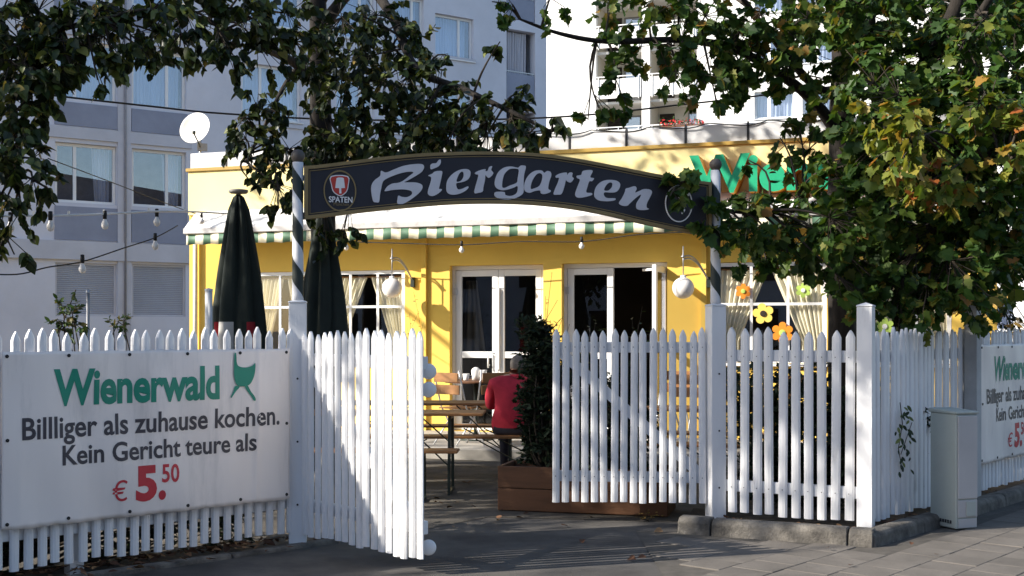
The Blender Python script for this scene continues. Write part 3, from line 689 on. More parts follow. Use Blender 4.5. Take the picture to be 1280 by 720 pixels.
MB().box(aw0-.01, aw1, -.455, -.405, zv1+.004, zb1-.002).build('front_bar', mat('awning_bar', (.55, .53, .52), .5, .08, 4, dirt=(.33, .31, .29), damt=(.5, .8)), aw, bevel=.008)
vm = MB(); nn = 420; vv = []
for i in range(nn+1):
    x = aw0+.03+(aw1-aw0-.06)*i/nn
    y = -.43+.010*math.sin(x*5)+.005*math.sin(x*23)
    zl = zv0+.012*abs(math.sin(x*math.pi/.262))
    vv += [(x, y, zv1+.003), (x, y-.006+.006*math.sin(x*11), zl)]
vm.add(vv, [(2*i, 2*i+2, 2*i+3, 2*i+1) for i in range(nn)])
vo = vm.build('valance', M['valance'], aw, True); s = vo.modifiers.new('thick', 'SOLIDIFY'); s.thickness = .002
for x in (1.2, 3.6, 6.4, 9): MB().beam((x, -.01, za-.2), (x, -.40, zv1+.02), .03).build('awning_arm', M['frame'], aw)

# shop letters on the fascia
st = thing('letter_sign', 'raised green and orange Wienerwald letters on the yellow fascia behind the maple', 'sign', FP.o, FP.rz)
wx0, wzb = FP.hit(866, 243, -.12); wx1 = FP.u(1213, -.12); wzt = FP.hit(866, 198, -.12)[1]
word = 'Wienerwald'
full = text_mesh(word, 0, .035); lo, hi = bounds(full); kx, kz = (wx1-wx0)/(hi[0]-lo[0]), (wzt-wzb)/hi[1]
def adv(s_):
    if not s_: return 0
    a_ = text_mesh(s_+'l', 0, .035); b_ = text_mesh('l', 0, .035); r_ = bounds(a_)[1][0]-bounds(b_)[1][0]; bpy.data.meshes.remove(a_); bpy.data.meshes.remove(b_); return r_
for i, ch in enumerate(word):
    me = text_mesh(ch, .5, .035); off = adv(word[:i])
    warp(me, lambda a, b, c: (wx0+(a+off-lo[0])*kx, -.21-c*.34, wzb+b*kz))
    me.materials.clear(); me.materials.append(M['lgreen']); me.materials.append(M['lorange'])
    for p in me.polygons: p.material_index = 0 if abs(p.normal.y) > .9 else 1
    link('letter', me, st)

# globe lamps on swan-neck brackets
def globe_lamp(label, gpx, gpy, wpx):
    y = -.42; gx, gz = FP.hit(gpx, gpy, y); wx, wz = FP.hit(wpx, 352)
    t = thing('globe_lamp', label, 'lamp', FP.w(wx, 0, wz), FP.rz, 'globe lamps on the yellow wall')
    dx, dz = gx-wx, gz-wz
    MB().box(-.03, .03, -.05, -.004, -.08, .06).build('wall_plate', M['darksteel'], t, bevel=.005)
    for o_ in (0, .035):
        a = MB(); pts = []
        for k in range(13):
            s = k/12; pts.append((dx*s*.98+.0, -.04+(y+.04)*s, .02+(.30-o_)*math.sin(s*math.pi*.62)+dz*0))
        a.tube(pts, .011, 8); a.build('swan_neck', M['steel'], t, True)
    ztop = .02+.30*math.sin(math.pi*.62)
    MB().tube([(dx, y, ztop+.14), (dx, y, dz+.13)], .008, 8).build('hanging_rod', M['steel'], t, True)
    MB().lathe([(.001, .05), (.012, .045), (.014, .02), (.03, .01), (.03, 0), (.001, -.003)], 12, (dx, y, ztop)).build('boss', M['steel'], t, True)
    MB().lathe([(.001, .165), (.035, .16), (.04, .13), (.04, .125)], 16, (dx, y, dz)).build('gallery', M['frame'], t, True)
    g_ = MB(); g_.lathe([(.138*math.sin(math.pi*k/16)+.0005, -.138*math.cos(math.pi*k/16)) for k in range(17)], 32, (dx, y, dz)); g_.build('globe', M['opal'], t, True)
globe_lamp('round white globe lamp beside the left pavilion window', 490, 360, 517)
globe_lamp('round white globe lamp next to the open door and the leafy pole', 854, 360, 886)

# paper flowers in the right window
def flower(label, px, py, r, m, petals, y=-.012):
    x, z = FP.hit(px, py, y); t = thing('paper_flower', label, 'flower decoration', FP.w(x, y, z), FP.rz, 'paper flowers in the window')
    n_ = 60; pr = lambda a: r*(.62+.38*abs(math.cos(petals*a/2))**.6); pts = [(pr(a)*math.cos(a+.5), pr(a)*math.sin(a+.5)) for a in [2*math.pi*k/n_ for k in range(n_)]]
    me = poly_mesh('petals', [pts], .004); warp(me, lambda a, b, c: (a, c, b)); put('petals', me, m, t)
    c_ = MB(); c_.lathe([(r*.3, 0), (r*.28, .012), (.001, .014)], 16); o = c_.build('centre', M['dark'] if m == M['fy'] else M['fg'] if m == M['fo'] else M['cup'], t); o.rotation_euler.x = R(90); o.location.y = -.006
for a in (('orange paper flower hanging high in the window', 929, 364, .10, M['fo'], 6), ('light green paper flower hanging before the curtain', 1004, 363, .095, M['fg'], 6),
          ('yellow paper flower with a black centre in the window', 954, 392, .135, M['fy'], 5), ('big orange paper flower low in the window', 978, 416, .14, M['fo'], 6),
          ('yellow paper flower half hidden by maple leaves', 1104, 365, .08, M['fy'], 5), ('green paper flower low behind the corner post', 1106, 408, .11, M['fg'], 6)): flower(*a)

# ---------------------------------------------------------------- grey apartment block
gb = thing('apartment_block', 'shaded grey apartment block with blue-grey panels and rolled-down shutters', 'building', FGB.o, FGB.rz)
ux = lambda p: FGB.u(p)
GW0, GW1, GH = -6.0, ux(683), 14.5
cols = [(-60, -2), (69, 146), (165, 233), (302, 377), (420, 468), (492, 530), (544, 592)]
rows = [(4.82, 6.36), (7.49, 9.03), (10.15, 11.69)]
gh = []; spec = []
for ci, (a, b) in enumerate(cols):
    for ri, (z0, z1) in enumerate(rows):
        r = (ux(a), ux(b), z0, z1)
        if ci == 6 and ri == 2: r = (ux(544), ux(592), FGB.hit(568, 74)[1], FGB.hit(568, 20)[1])
        gh.append(r); spec.append((r, ci, ri))
sh = [(ux(69), ux(146), 1.9, FGB.hit(105, 329)[1]), (ux(165), ux(232), 1.9, FGB.hit(198, 331)[1]), (ux(302), ux(377), 1.9, 3.3)]
lg = [(ux(633), ux(669), FGB.hit(650, 128)[1], FGB.hit(650, 38)[1]), (ux(633), ux(669), FGB.hit(650, 205)[1], FGB.hit(650, 139)[1])]
zt_ = lg[0][3]+2.66-.5; lg.append((ux(633), ux(669), lg[0][2]+2.66, zt_))
lg[0] = (lg[0][0], lg[0][1], lg[0][2], lg[0][3])
build_wall('front_wall', wall_mesh(GW0, GW1, 0, GH, .3, gh+sh+lg), M['plaster'], gb)
mb = MB(); mb.box(GW0, GW0+.3, .3, 11, 0, GH); mb.box(GW1-.3, GW1, .3, 11, 0, GH); mb.box(GW0+.3, GW1-.3, 10.7, 11, 0, GH); mb.build('side_wall', M['plaster'], gb)
MB().box(GW0-.2, GW1+.2, -.2, 11.2, GH+.002, GH+.25).build('roof', M['band'], gb)
MB().box(GW0+.3, GW1-.3, 1.4, 1.5, .1, GH-.1).build('room_wall', mat('dim_room', (.22, .22, .25), .9), gb)
for z in (1.2, 4.1, 6.8, 9.45, 12.1): MB().box(GW0+.3, GW1-.3, .32, 1.39, z, z+.15).build('floor_slab', M['band'], gb)
# raised frame round the two left window columns: bands, mullions, spandrels
for z in (3.45, 6.45, 9.12, 11.78):
    if z < 4: MB().box(ux(-95), ux(239), -.10, -.002, z-.1, z+.38).build('band', M['band'], gb)
    else: MB().box(ux(32), ux(239), -.06, -.002, z+.02, z+.32).build('band', M['band'], gb)
for (a, b) in cols[1:3]:
    for z0, z1 in ((3.86, 4.72), (6.80, 7.40), (9.47, 10.06)):
        MB().box(ux(a)-.02, ux(b)+.02, -.035, -.002, z0, z1).build('spandrel', M['spandrel'], gb)
for px in (151.5, 159.5):
    MB().box(ux(px)-.10, ux(px)+.075, -.058, -.002, .3, GH-.2).build('pilaster', M['band'], gb)
for px in (610,):
    pass
for (a, b) in cols[3:4]+cols[5:7]:
    for z0 in (4.72, 7.39, 10.05): MB().box(ux(a)-.06, ux(b)+.06, -.05, -.002, z0-.08, z0+.02).build('sill', M['band'], gb)
for r, ci, ri in spec:
    x0, x1, z0, z1 = r; wd = x1-x0
    k = x0+wd*(.33 if ci in (1, 3) else .66)
    cu = []
    f = window('window', r, [k], [], [], gb, .12, ci > 2, .07, .08, 'glassfar', fd=.06)
    if (ci, ri) not in ((1, 0), (2, 0)):
        curtain_mb(x0+.08, x1-.08, x0+.08, x1-.08, z0+.05, z1-.02, .42, int(8+wd*4), .03, n=90).build('curtain', M['bluecurtain'], f, True)
    else: curtain_mb(x1-.55, x1-.08, x1-.45, x1-.08, z0+.05, z1-.02, .42, 5, .03, n=40).build('curtain', M['greycurtain'], f, True)
for i, (x0, x1, z0, z1) in enumerate(sh):
    f = frame_mb(x0+.004, x1-.004, z0+.004, z1-.004, .06, .14, .05).build('shutter_frame', M['band'], gb)
    mb = MB(); z = z0+.06; 
    while z < z1-.06:
        mb.add([(x0+.052, .10, z), (x1-.052, .10, z), (x1-.052, .088, z+.022), (x0+.052, .088, z+.022), (x1-.052, .10, z+.046), (x0+.052, .10, z+.046)], [(0,1,2,3),(3,2,4,5)]); z += .05
    o = mb.build('shutter_slats', M['shutter'], f); o['kind'] = 'stuff'
    MB().box(x0+.05, x1-.05, .105, .12, z0+.055, z1-.055).build('shutter_back', M['dark_joint'], f)
for i, (x0, x1, z0, z1) in enumerate(lg):
    zr = z0+(z1-z0)*.42 if i != 1 else z0+.9
    pn = MB().box(x0+.02, x1-.02, .02, .06, z0+.03, zr-.06).build('balcony_panel', M['spandrel'], gb)
    rl = MB(); rl.beam((x0+.02, .04, zr), (x1-.02, .04, zr), .03); [rl.beam((x0+.1+(x1-x0-.2)*k/4, .04, zr-.07), (x0+.1+(x1-x0-.2)*k/4, .04, zr), .02) for k in range(5)]; rl.build('balcony_rail', M['steel'], gb)
    if i != 1: curtain_mb(x0+.05, x0+(x1-x0)*.78, x0+.05, x0+(x1-x0)*.78, zr-.1, z1-.05, .22, 9, .05, n=80).build('balcony_curtain', M['greycurtain'], gb, True)
    else: MB().box(x0+.2, x0+.8, -.02, .015, zr-.25, zr-.02).build('red_cloth', M['redpot'], gb)
MB().tube([(ux(155.5), -.09, .2), (ux(155.5), -.09, GH)], .03, 8).build('downpipe', mat('grey_pipe', (.25, .25, .28), .5), gb, True)

# ---------------------------------------------------------------- white apartment tower
wb = thing('apartment_tower', 'sunlit white apartment tower with loggias and balcony flowers behind the pavilion', 'building', FWB.o, FWB.rz)
vx = lambda p: FWB.u(p)
WX0, WX1, WH = vx(668), 26, 26
zz = lambda p, py: FWB.hit(p, py)[1]
lo_ = []; base = [zz(800, 160)-1.0, zz(800, 93), zz(800, 29)]
pitch = zz(800, 29)-zz(800, 93)
lev = [zz(800, 93)-pitch+k*pitch for k in range(-4, 5)]
wholes = []
for z in lev:
    for a, b in ((745, 802), (812, 871)): wholes.append((vx(a), vx(b), z-1.28, z+1.42))
wwin = []
for z in lev:
    wwin += [(vx(943), vx(993), z-.02, z+1.38), (vx(1003), vx(1052), z-.02, z+1.38), (vx(1150), vx(1200), z-.02, z+1.38), (vx(1225), vx(1270), z-.02, z+1.38)]
wholes = [h for h in wholes if h[2] > .3 and h[3] < WH]; wwin = [h for h in wwin if h[2] > .5 and h[3] < WH-.2]
build_wall('front_wall', wall_mesh(WX0, WX1, 0, WH, .35, wholes+wwin), M['whitewall'], wb)
mb = MB(); mb.box(WX0, WX0+.3, .35, 12, 0, WH); mb.box(WX1-.3, WX1, .35, 12, 0, WH); mb.box(WX0+.3, WX1-.3, 11.7, 12, 0, WH); mb.build('side_wall', M['whitewall'], wb)
MB().box(WX0-.3, WX1+.3, -.3, 12.3, WH+.002, WH+.4).build('roof', M['whitewall'], wb)
MB().box(WX0+.3, WX1-.3, 2.2, 2.4, .1, WH-.1).build('room_wall', M['loggia'], wb)
for i, h in enumerate(wholes):
    x0, x1, z0, z1 = h; odd = i % 2
    MB().box(x0-.2, x1+.2, .36, 2.19, z0-.14, z0-.003).build('loggia_floor', M['whitewall'], wb)
    MB().box(x0-.18, x0-.02, .36, 2.19, z0, z1+.1).build('loggia_wall', M['loggia'], wb); MB().box(x1+.02, x1+.18, .36, 2.19, z0, z1+.1).build('loggia_wall', M['loggia'], wb)
    bp = MB().box(x0+.03, x1-.03, -.05, .0, z0+.10, z0+1.12).build('balcony_panel', M['whitewall'], wb)
    rl = MB(); rl.beam((x0, -.04, z0+1.26), (x1, -.04, z0+1.26), .05); [rl.beam((x0+.15+(x1-x0-.3)*k/2, -.075, z0+.02), (x0+.15+(x1-x0-.3)*k/2, -.075, z0+1.26), .04) for k in range(3)]; rl.build('balcony_rail', M['frame'], bp)
    fx = x0+(x1-x0)*(.42 if not odd else .66)
    f = frame_mb(fx, fx+.95, z0+.02, z0+2.2, 2.10, 2.16, .08).build('balcony_door', mat('dark_frame', (.18, .17, .16), .5) if i == 0 else bpy.data.materials['dark_frame'], wb)
    pane_mb(fx+.08, fx+.87, z0+.1, z0+2.12, 2.12).build('pane', M['glassfar'], f)
    MB().box(x0+.1, x0+.9, 2.12, 2.17, z0+.02, z0+2.2).build('dark_screen', M['dark'], wb)
for h in wwin:
    x0, x1, z0, z1 = h
    f = window('window', h, [x0+(x1-x0)*.36], [], [], wb, .14, True, .09, .16, 'glassfar', fd=.06)
    curtain_mb(x0+.1, x1-.1, x0+.1, x1-.1, z0+.05, z1-.02, .6, 9, .05, n=60).build('curtain', M['greycurtain'], f, True)

# ---------------------------------------------------------------- house across the street, behind the camera (seen only as reflections)
hs = thing('street_house', 'dark row of houses across the street, mirrored in the door and window glass', 'building', (-50, -26, 0))
MB().box(0, 180, -10, 0, 0, 13).build('wall', M['band'], hs); MB().add([(0, 0, 13.01), (180, 0, 13.01), (180, -10, 13.01), (0, -10, 13.01), (0, -5, 17), (180, -5, 17)], [(0,1,5,4),(2,3,4,5),(0,4,3),(1,2,5),(3,2,1,0)]).build('roof', M['dark'], hs)
for i in range(36):
    for z in (1, 4, 7, 10): MB().box(3+i*4.9, 4.6+i*4.9, .002, .06, z, z+1.6).build('window', M['dark'], hs)
# ---------------------------------------------------------------- furniture of the beer garden
def leg_frame(w, h, y0=0):
    mb = MB()
    for s in (-1, 1): mb.beam((0, s*w*.42, 0), (0, s*w*.30, h), .028, .028)
    mb.beam((0, -w*.42, .02), (0, w*.42, .02), .025); mb.beam((0, -w*.34, h*.55), (0, w*.34, h*.55), .022); mb.beam((0, -w*.36, h-.02), (0, w*.36, h-.02), .025)
    return mb
def beer_table(label, loc, rz, L_=2.2, W=.5, H=.77, name='beer_table', cat='table', planks=3, group='folding beer tables'):
    t = thing(name, label, cat, loc, rz, group)
    pw = W/planks
    for k in range(planks): MB().box(-L_/2, L_/2, -W/2+k*pw+.003, -W/2+(k+1)*pw-.003, H-.026+.001*k, H+.001*k).build('plank', M['wood'], t, bevel=.006)
    for s in (-1, 1):
        o = leg_frame(W*1.05, H-.03).build('leg_frame', M['darksteel'], t); o.location.x = s*(L_/2-.32)
        MB().beam((s*(L_/2-.32), 0, H*.30), (s*(L_/2-.85), 0, H-.04), .022, .012).build('strut', M['darksteel'], t)
        MB().beam((s*(L_/2-.33), 0, H*.62), (s*(L_/2-.62), 0, H-.04), .02, .012).build('strut', M['darksteel'], t)
    return t
def bench(label, loc, rz, L_=2.2):
    return beer_table(label, loc, rz, L_, .26, .47, 'beer_bench', 'bench', 1, 'folding beer benches')
beer_table('wooden beer table just inside the gate, behind the open leaf', (-1.36, 11.45, 0), R(-2))
bench('wooden bench nearest the gate, before the first beer table', (-1.58, 10.85, 0), R(-2))
beer_table('wooden beer table before the person in red', (-.85, 12.98, 0), R(-2))
bench('wooden bench under the person in red', (-.62, 12.27, 0), R(-1))
bench('wooden bench on the far side of the person’s table', (-.8, 13.65, 0), R(-3))
beer_table('beer table glimpsed through the dappled gate pickets', (1.55, 12.1, 0), R(-14))
bench('bench on the near side of the table behind the dappled gate', (1.42, 11.5, 0), R(-14))
bench('bench on the far side of the table behind the dappled gate', (1.75, 12.72, 0), R(-14))
def folding_chair(label, loc, rz):
    t = thing('folding_chair', label, 'chair', loc, rz, 'wooden slat folding chairs')
    for k in range(4): MB().box(-.19, .19, -.18+k*.092, -.18+k*.092+.075, .44, .458).build('seat_slat', M['wood'], t, bevel=.004)
    for z in (.62, .77): MB().box(-.2, .2, .20+(z-.6)*.18, .216+(z-.6)*.18, z, z+.115).build('back_slat', M['wood'], t, bevel=.004)
    for s in (-1, 1):
        MB().tube([(s*.21, -.22, .0), (s*.21, .10, .46), (s*.21, .24, .92)], .010, 8).build('front_leg', M['chrome'], t, True)
        MB().tube([(s*.185, .26, .0), (s*.185, -.17, .45)], .010, 8).build('rear_leg', M['chrome'], t, True)
    MB().tube([(-.21, -.19, .05), (.21, -.19, .05)], .008, 6).build('stretcher', M['chrome'], t, True)
    return t
T0 = .14
def tp(px, back): # a spot on the terrace seen at column px, `back` metres in front of the wall
    u = FP.u(px, -back); p = FP.w(u, -back, T0); return p
folding_chair('wooden folding chair left of the cups table', tp(574, 1.75), R(140)); folding_chair('wooden folding chair right of the cups table', tp(612, 1.60), R(205))
folding_chair('wooden folding chair on the terrace behind the dappled gate', tp(868, 1.4), R(150)); folding_chair('wooden folding chair at the wall right of the dappled gate', tp(842, .7), R(-20))
folding_chair('wooden folding chair on the terrace below the right window', tp(1000, 1.2), R(170))
ct = thing('cafe_table', 'small brown café table with cups by the glazed door', 'table', tp(595, 1.15), 0)
MB().lathe([(.001, .735), (.40, .735), (.405, .75), (.40, .765), (.001, .766)], 32).build('table_top', M['planter'], ct); MB().tube([(0, 0, .03), (0, 0, .735)], .03, 10).build('pedestal', M['darksteel'], ct, True); MB().lathe([(.001, .04), (.06, .035), (.22, .012), (.22, 0), (.001, 0)], 20).build('foot', M['darksteel'], ct, True)
def crock(name, label, prof, dx, dy, handle=True):
    p = tp(595, 1.15)+Vector((dx, dy, .767)); t = thing(name, label, 'crockery', p)
    MB().lathe(prof, 18).build('bowl', M['cup'], t, True)
    if handle: MB().tube([(prof[3][0]*.9, 0, .03), (prof[3][0]+.03, 0, .035), (prof[3][0]+.03, 0, .06), (prof[3][0]*.92, 0, .065)], .006, 6).build('handle', M['cup'], t, True)
cup = [(.001, .004), (.03, 0), (.033, .01), (.044, .085), (.041, .085), (.03, .015), (.001, .012)]
crock('cup', 'white cup at the front of the café table', cup, -.12, -.2); crock('cup', 'white cup stacked near the door handle', cup, .2, -.16)
crock('sugar_pot', 'taller white pot with lid among the cups', [(.001, 0), (.05, 0), (.055, .06), (.06, .12), (.05, .14), (.025, .16), (.001, .165)], .0, -.05)
crock('milk_jug', 'small white jug at the right of the café table', [(.001, 0), (.04, 0), (.052, .05), (.04, .11), (.046, .13), (.04, .128), (.001, .02)], .1, -.1)

# ---------------------------------------------------------------- the seated person
def person():
    t = thing('person', 'person in a red jacket with grey hair sitting bent over, back to the camera', 'person', (-.03, 12.25, 0), R(-12))
    V = [(0,0,.56),(0,.02,.72),(0,.07,.88),(0,.12,1.0),(.03,.17,1.065),(.05,.20,1.10),(.06,.235,1.16),(.065,.245,1.225)]
    E_ = [(i, i+1) for i in range(7)]; Rr = [(.165,.135),(.155,.125),(.185,.135),(.165,.11),(.062,.06),(.06,.062),(.082,.098),(.05,.06)]
    def chain(root, pts):
        p = root
        for c, r in pts: V.append(c); Rr.append(r); E_.append((p, len(V)-1)); p = len(V)-1
        return p
    for s in (-1, 1):
        chain(3, [((s*.185,.12,.985), (.075,.075)), ((s*.235,.16,.85), (.062,.062)), ((s*.25,.22,.75), (.052,.052)), ((s*.2,.36,.765), (.045,.042)), ((s*.14,.46,.785), (.034,.03)), ((s*.12,.51,.79), (.036,.02))])
        k = chain(0, [((s*.11,.06,.54), (.1,.085)), ((s*.14,.28,.545), (.078,.075)), ((s*.15,.44,.53), (.062,.064)), ((s*.15,.46,.32), (.056,.058)), ((s*.15,.45,.11), (.042,.044)), ((s*.15,.47,.05), (.045,.045)), ((s*.16,.60,.035), (.04,.028))])
    me = bpy.data.meshes.new('body'); me.from_pydata(V, E_, [])
    o = link('body', me, t); o.modifiers.new('skin', 'SKIN'); 
    for i, r in enumerate(Rr): me.skin_vertices[0].data[i].radius = r
    me.skin_vertices[0].data[0].use_root = True
    ss = o.modifiers.new('sub', 'SUBSURF'); ss.levels = ss.render_levels = 2
    dg = bpy.context.evaluated_depsgraph_get(); dg.update(); m2 = bpy.data.meshes.new_from_object(o.evaluated_get(dg)); o.modifiers.clear(); o.data = m2
    m2.materials.clear(); [m2.materials.append(M[k]) for k in ('redcloth', 'jeans', 'skin')]
    for p in m2.polygons:
        c = p.center; p.use_smooth = True
        if c.z > 1.075 and abs(c.x) < .17 or c.y > .48 and c.z > .72: p.material_index = 2
        elif c.z < .60 and (c.z < .55 or c.y > .1): p.material_index = 1
    h = MB(); c0 = Vector((.062, .225, 1.195)); prof = []
    vs = []; n_, m_ = 24, 12
    for i in range(m_+1):
        for j in range(n_):
            th = math.pi*i/m_*.66; a = 2*math.pi*j/n_; k = 1+.05*math.sin(a*9+i*2)
            ty = .35*max(0, math.sin(a)) * (i/m_)
            vs.append((c0.x+.093*k*math.sin(th)*math.cos(a), c0.y+.108*k*math.sin(th)*math.sin(a)-.02*(i/m_)*(1 if math.sin(a) < 0 else 0), c0.z+.1*math.cos(th)+.07*ty))
    h.add(vs, [(i*n_+j, i*n_+(j+1) % n_, (i+1)*n_+(j+1) % n_, (i+1)*n_+j) for i in range(m_) for j in range(n_)]); h.build('hair', M['hair'], t, True)
    # face and hands (turned away from the camera)
    f = MB(); f.lathe([(.001, .03), (.012, .02), (.015, .0), (.001, -.01)], 8, (.065, .335, 1.155)); f.build('nose', M['skin'], t, True)
    for s in (-1, 1):
        e = MB(); e.lathe([(.001, -.025), (.012, -.015), (.015, .01), (.001, .028)], 8, (.064+s*.088, .235, 1.155)); e.build('ear', M['skin'], t, True)
        e = MB(); e.lathe([(.001, -.009), (.009, 0), (.001, .009)], 8, (.064+s*.032, .325, 1.18)); e.build('eye', M['dark'], t, True)
        for k in range(4):
            MB().tube([(s*(.135-.018*k), .52, .795), (s*(.132-.018*k), .555+.004*(k in (1, 2)), .79), (s*(.125-.018*k), .58+.006*(k in (1, 2)), .78)], [.0085, .008, .006], 6).build('finger', M['skin'], t, True)
        MB().tube([(s*.085, .49, .795), (s*.065, .52, .79), (s*.06, .545, .785)], [.010, .009, .007], 6).build('thumb', M['skin'], t, True)
    c = MB(); c.lathe([(.075, -.02), (.082, .012), (.078, .03), (.066, .02)], 20, (.035, .175, 1.06)); c.build('collar', M['redcloth'], t, True)
person()

# ---------------------------------------------------------------- closed parasols
def parasol(label, px, Y, zb, ztop, rb, trim, seed):
    b = at(px, HOR, Y); t = thing('parasol', label, 'parasol', (b.x, b.y, 0), R(seed*31), 'folded parasols')
    rr = random.Random(seed); H = ztop-zb; ph = rr.uniform(0, 6)
    MB().tube([(0, 0, .05), (0, 0, ztop+.02)], .024, 12).build('pole', M['steel'], t, True)
    MB().lathe([(.001, 0), (.26, 0), (.27, .03), (.25, .07), (.06, .09), (.05, .3), (.001, .3)], 24).build('foot', M['concrete'], t, True)
    mod = lambda a, z: .82+.42*abs(math.sin(a*3.5+ph+.25*math.sin(z*2)))**.7*(1 if z < ztop-.1 else .5)-.12*(math.sin(a*4+1+ph) > .3)+.05*math.sin(a*11+z*2.5)
    prof = []
    for k in range(15):
        s = k/14; prof.append((.055+(rb-.055)*(s**.72)*(1-.05*math.sin(s*9)), ztop-.03-s*H))
    hem = 10
    mb = MB(); mb.lathe([(.02, ztop)]+prof[:hem+1], 84, mod=mod); cn = mb.build('canopy', M['umbrella'], t, True)
    if trim:
        # hem: alternate red and white panels
        full = MB(); full.lathe(prof[hem:], 84, mod=mod); n_ = 84
        for k in range(12):
            p = MB(); js = range(k*7, k*7+7)
            rows = len(prof)-hem; vs = []
            for i in range(rows):
                for j in list(js)+[k*7+7]: vs.append(full.v[i*n_+j % n_])
            p.add(vs, [(i*8+j, i*8+j+1, (i+1)*8+j+1, (i+1)*8+j) for i in range(rows-1) for j in range(7)])
            p.build('hem_panel', M['umbred'] if k % 3 == 0 else M['umbwhite'] if k % 3 == 1 and k % 2 else M['umbrella'], cn, True)
    else: mb = MB(); mb.lathe(prof[hem:], 84, mod=mod); mb.build('hem', M['umbrella'], cn, True)
    MB().lathe([(.001, .0), (.085, .0), (.10, .015), (.095, .035), (.03, .045), (.001, .05)], 24, (0, 0, ztop+.01)).build('top_cap', mat('parasol_cap', (.28, .27, .25), .6), t, True)
    tie = MB(); zt2 = zb+H*.35; tie.lathe([(rb*.86, -.02), (rb*.88, 0), (rb*.86, .02)], 84, (0, 0, zt2), mod); 
    return t
u1 = at(298, 243, 12.2); parasol('folded dark green parasol with red and white hem behind the banner fence', 298, 12.2, 1.15, u1.z, .285, True, 1)
u2_ = at(405, 262, 12.3); parasol('folded dark green parasol without coloured hem behind the open gate leaf', 405, 12.3, 1.05, u2_.z, .27, False, 4)

# ---------------------------------------------------------------- planter, cabinet, dish
PL0, PL1 = ground_at(622, 639), Vector((1.28, 9.86, 0))
rzp = math.atan2((PL1-PL0).y, (PL1-PL0).x); Lp = (PL1-PL0).length
pl = thing('planter_box', 'long brown wooden planter with the dark conifer, behind the dappled gate leaf', 'planter', PL0, rzp)
for k in range(2):
    z0, z1 = .012+k*.19, .012+k*.19+.184
    MB().box(0, Lp, 0, .03, z0, z1).build('board', M['planter'], pl, bevel=.004); MB().box(.0, Lp, .46, .49, z0, z1).build('board', M['planter'], pl, bevel=.004)
    MB().box(-.001, .029, .032, .458, z0, z1).build('board', M['planter'], pl, bevel=.004); MB().box(Lp-.03, Lp, .032, .458, z0, z1).build('board', M['planter'], pl, bevel=.004)
MB().box(.03, Lp-.03, .032, .458, .02, .34).build('soil', M['soil'], pl)
c0 = ground_at(1195, 664)
cb = thing('utility_cabinet', 'narrow grey-green utility cabinet standing on the pavement by the side fence', 'cabinet', (c0.x, c0.y, 0), R(20))
cw, cd, chh = .205, .30, .93
MB().box(0, cw, 0, cd, .012, chh-.03).build('body', M['cabinet'], cb, bevel=.008)
lid = MB(); lid.add([(-.01,-.012,chh-.03),(cw+.01,-.012,chh-.03),(cw+.01,cd+.01,chh-.03),(-.01,cd+.01,chh-.03),(-.01,-.012,chh-.012),(cw+.01,-.012,chh-.012),(cw+.01,cd+.01,chh+.002),(-.01,cd+.01,chh+.002)], [(3,2,1,0),(4,5,6,7),(0,1,5,4),(1,2,6,5),(2,3,7,6),(3,0,4,7)]); lid.build('lid', M['cabinet'], cb, bevel=.005)
MB().box(.012, cw-.008, -.012, -.001, .245, chh-.045).build('door', M['cabinet2'], cb, bevel=.004)
lo2 = MB().box(.012, cw-.008, -.010, -.001, .10, .235).build('lower_panel', M['cabinet2'], cb, bevel=.004)
MB().box(.085, cw-.03, -.018, -.0105, .11, .225).build('cover_plate', M['cabinet'], lo2, bevel=.004)
MB().box(.02, cw-.012, -.008, -.001, .02, .09).build('base_panel', M['cabinet2'], cb, bevel=.003)
for k in range(7): MB().box(-.006, -.0005, .05+k*.028, .066+k*.028, .05, .075).build('vent_slot', M['dark_joint'], cb)
dp = at(246, 162, 21.0)
ds = thing('satellite_dish', 'round white satellite dish above the left corner of the pavilion', 'satellite dish', (dp.x+.06, 21.0, dp.z-.58), R(14))
rd = .285
dm = MB(); dm.lathe([(.001, 0)]+[(rd*k/8, .07*(k/8)**2) for k in range(1, 9)]+[(rd*1.02, .068), (rd*.98, .055)]+[(rd*k/8, .07*(k/8)**2-.012) for k in range(7, 0, -1)]+[(.001, -.012)], 40); do = dm.build('reflector', M['dish'], ds, True)
do.location = (-.06, .0, .58); do.rotation_euler = (R(74), 0, R(-30))
MB().tube([(0, .06, -.6), (0, .06, .60)], .022, 10).build('mast', M['steel'], ds, True)
MB().tube([(.0, .02, .28), (-.02, -.24, .30), (-.10, -.34, .45)], .012, 8).build('feed_arm', M['darksteel'], ds, True)
MB().lathe([(.001, -.03), (.026, -.025), (.03, .02), (.02, .03), (.001, .032)], 12, (-.10, -.34, .47)).build('feed_head', M['darksteel'], ds, True)
MB().box(-.05, .12, .0, .10, .22, .34).build('bracket', M['steel'], ds)

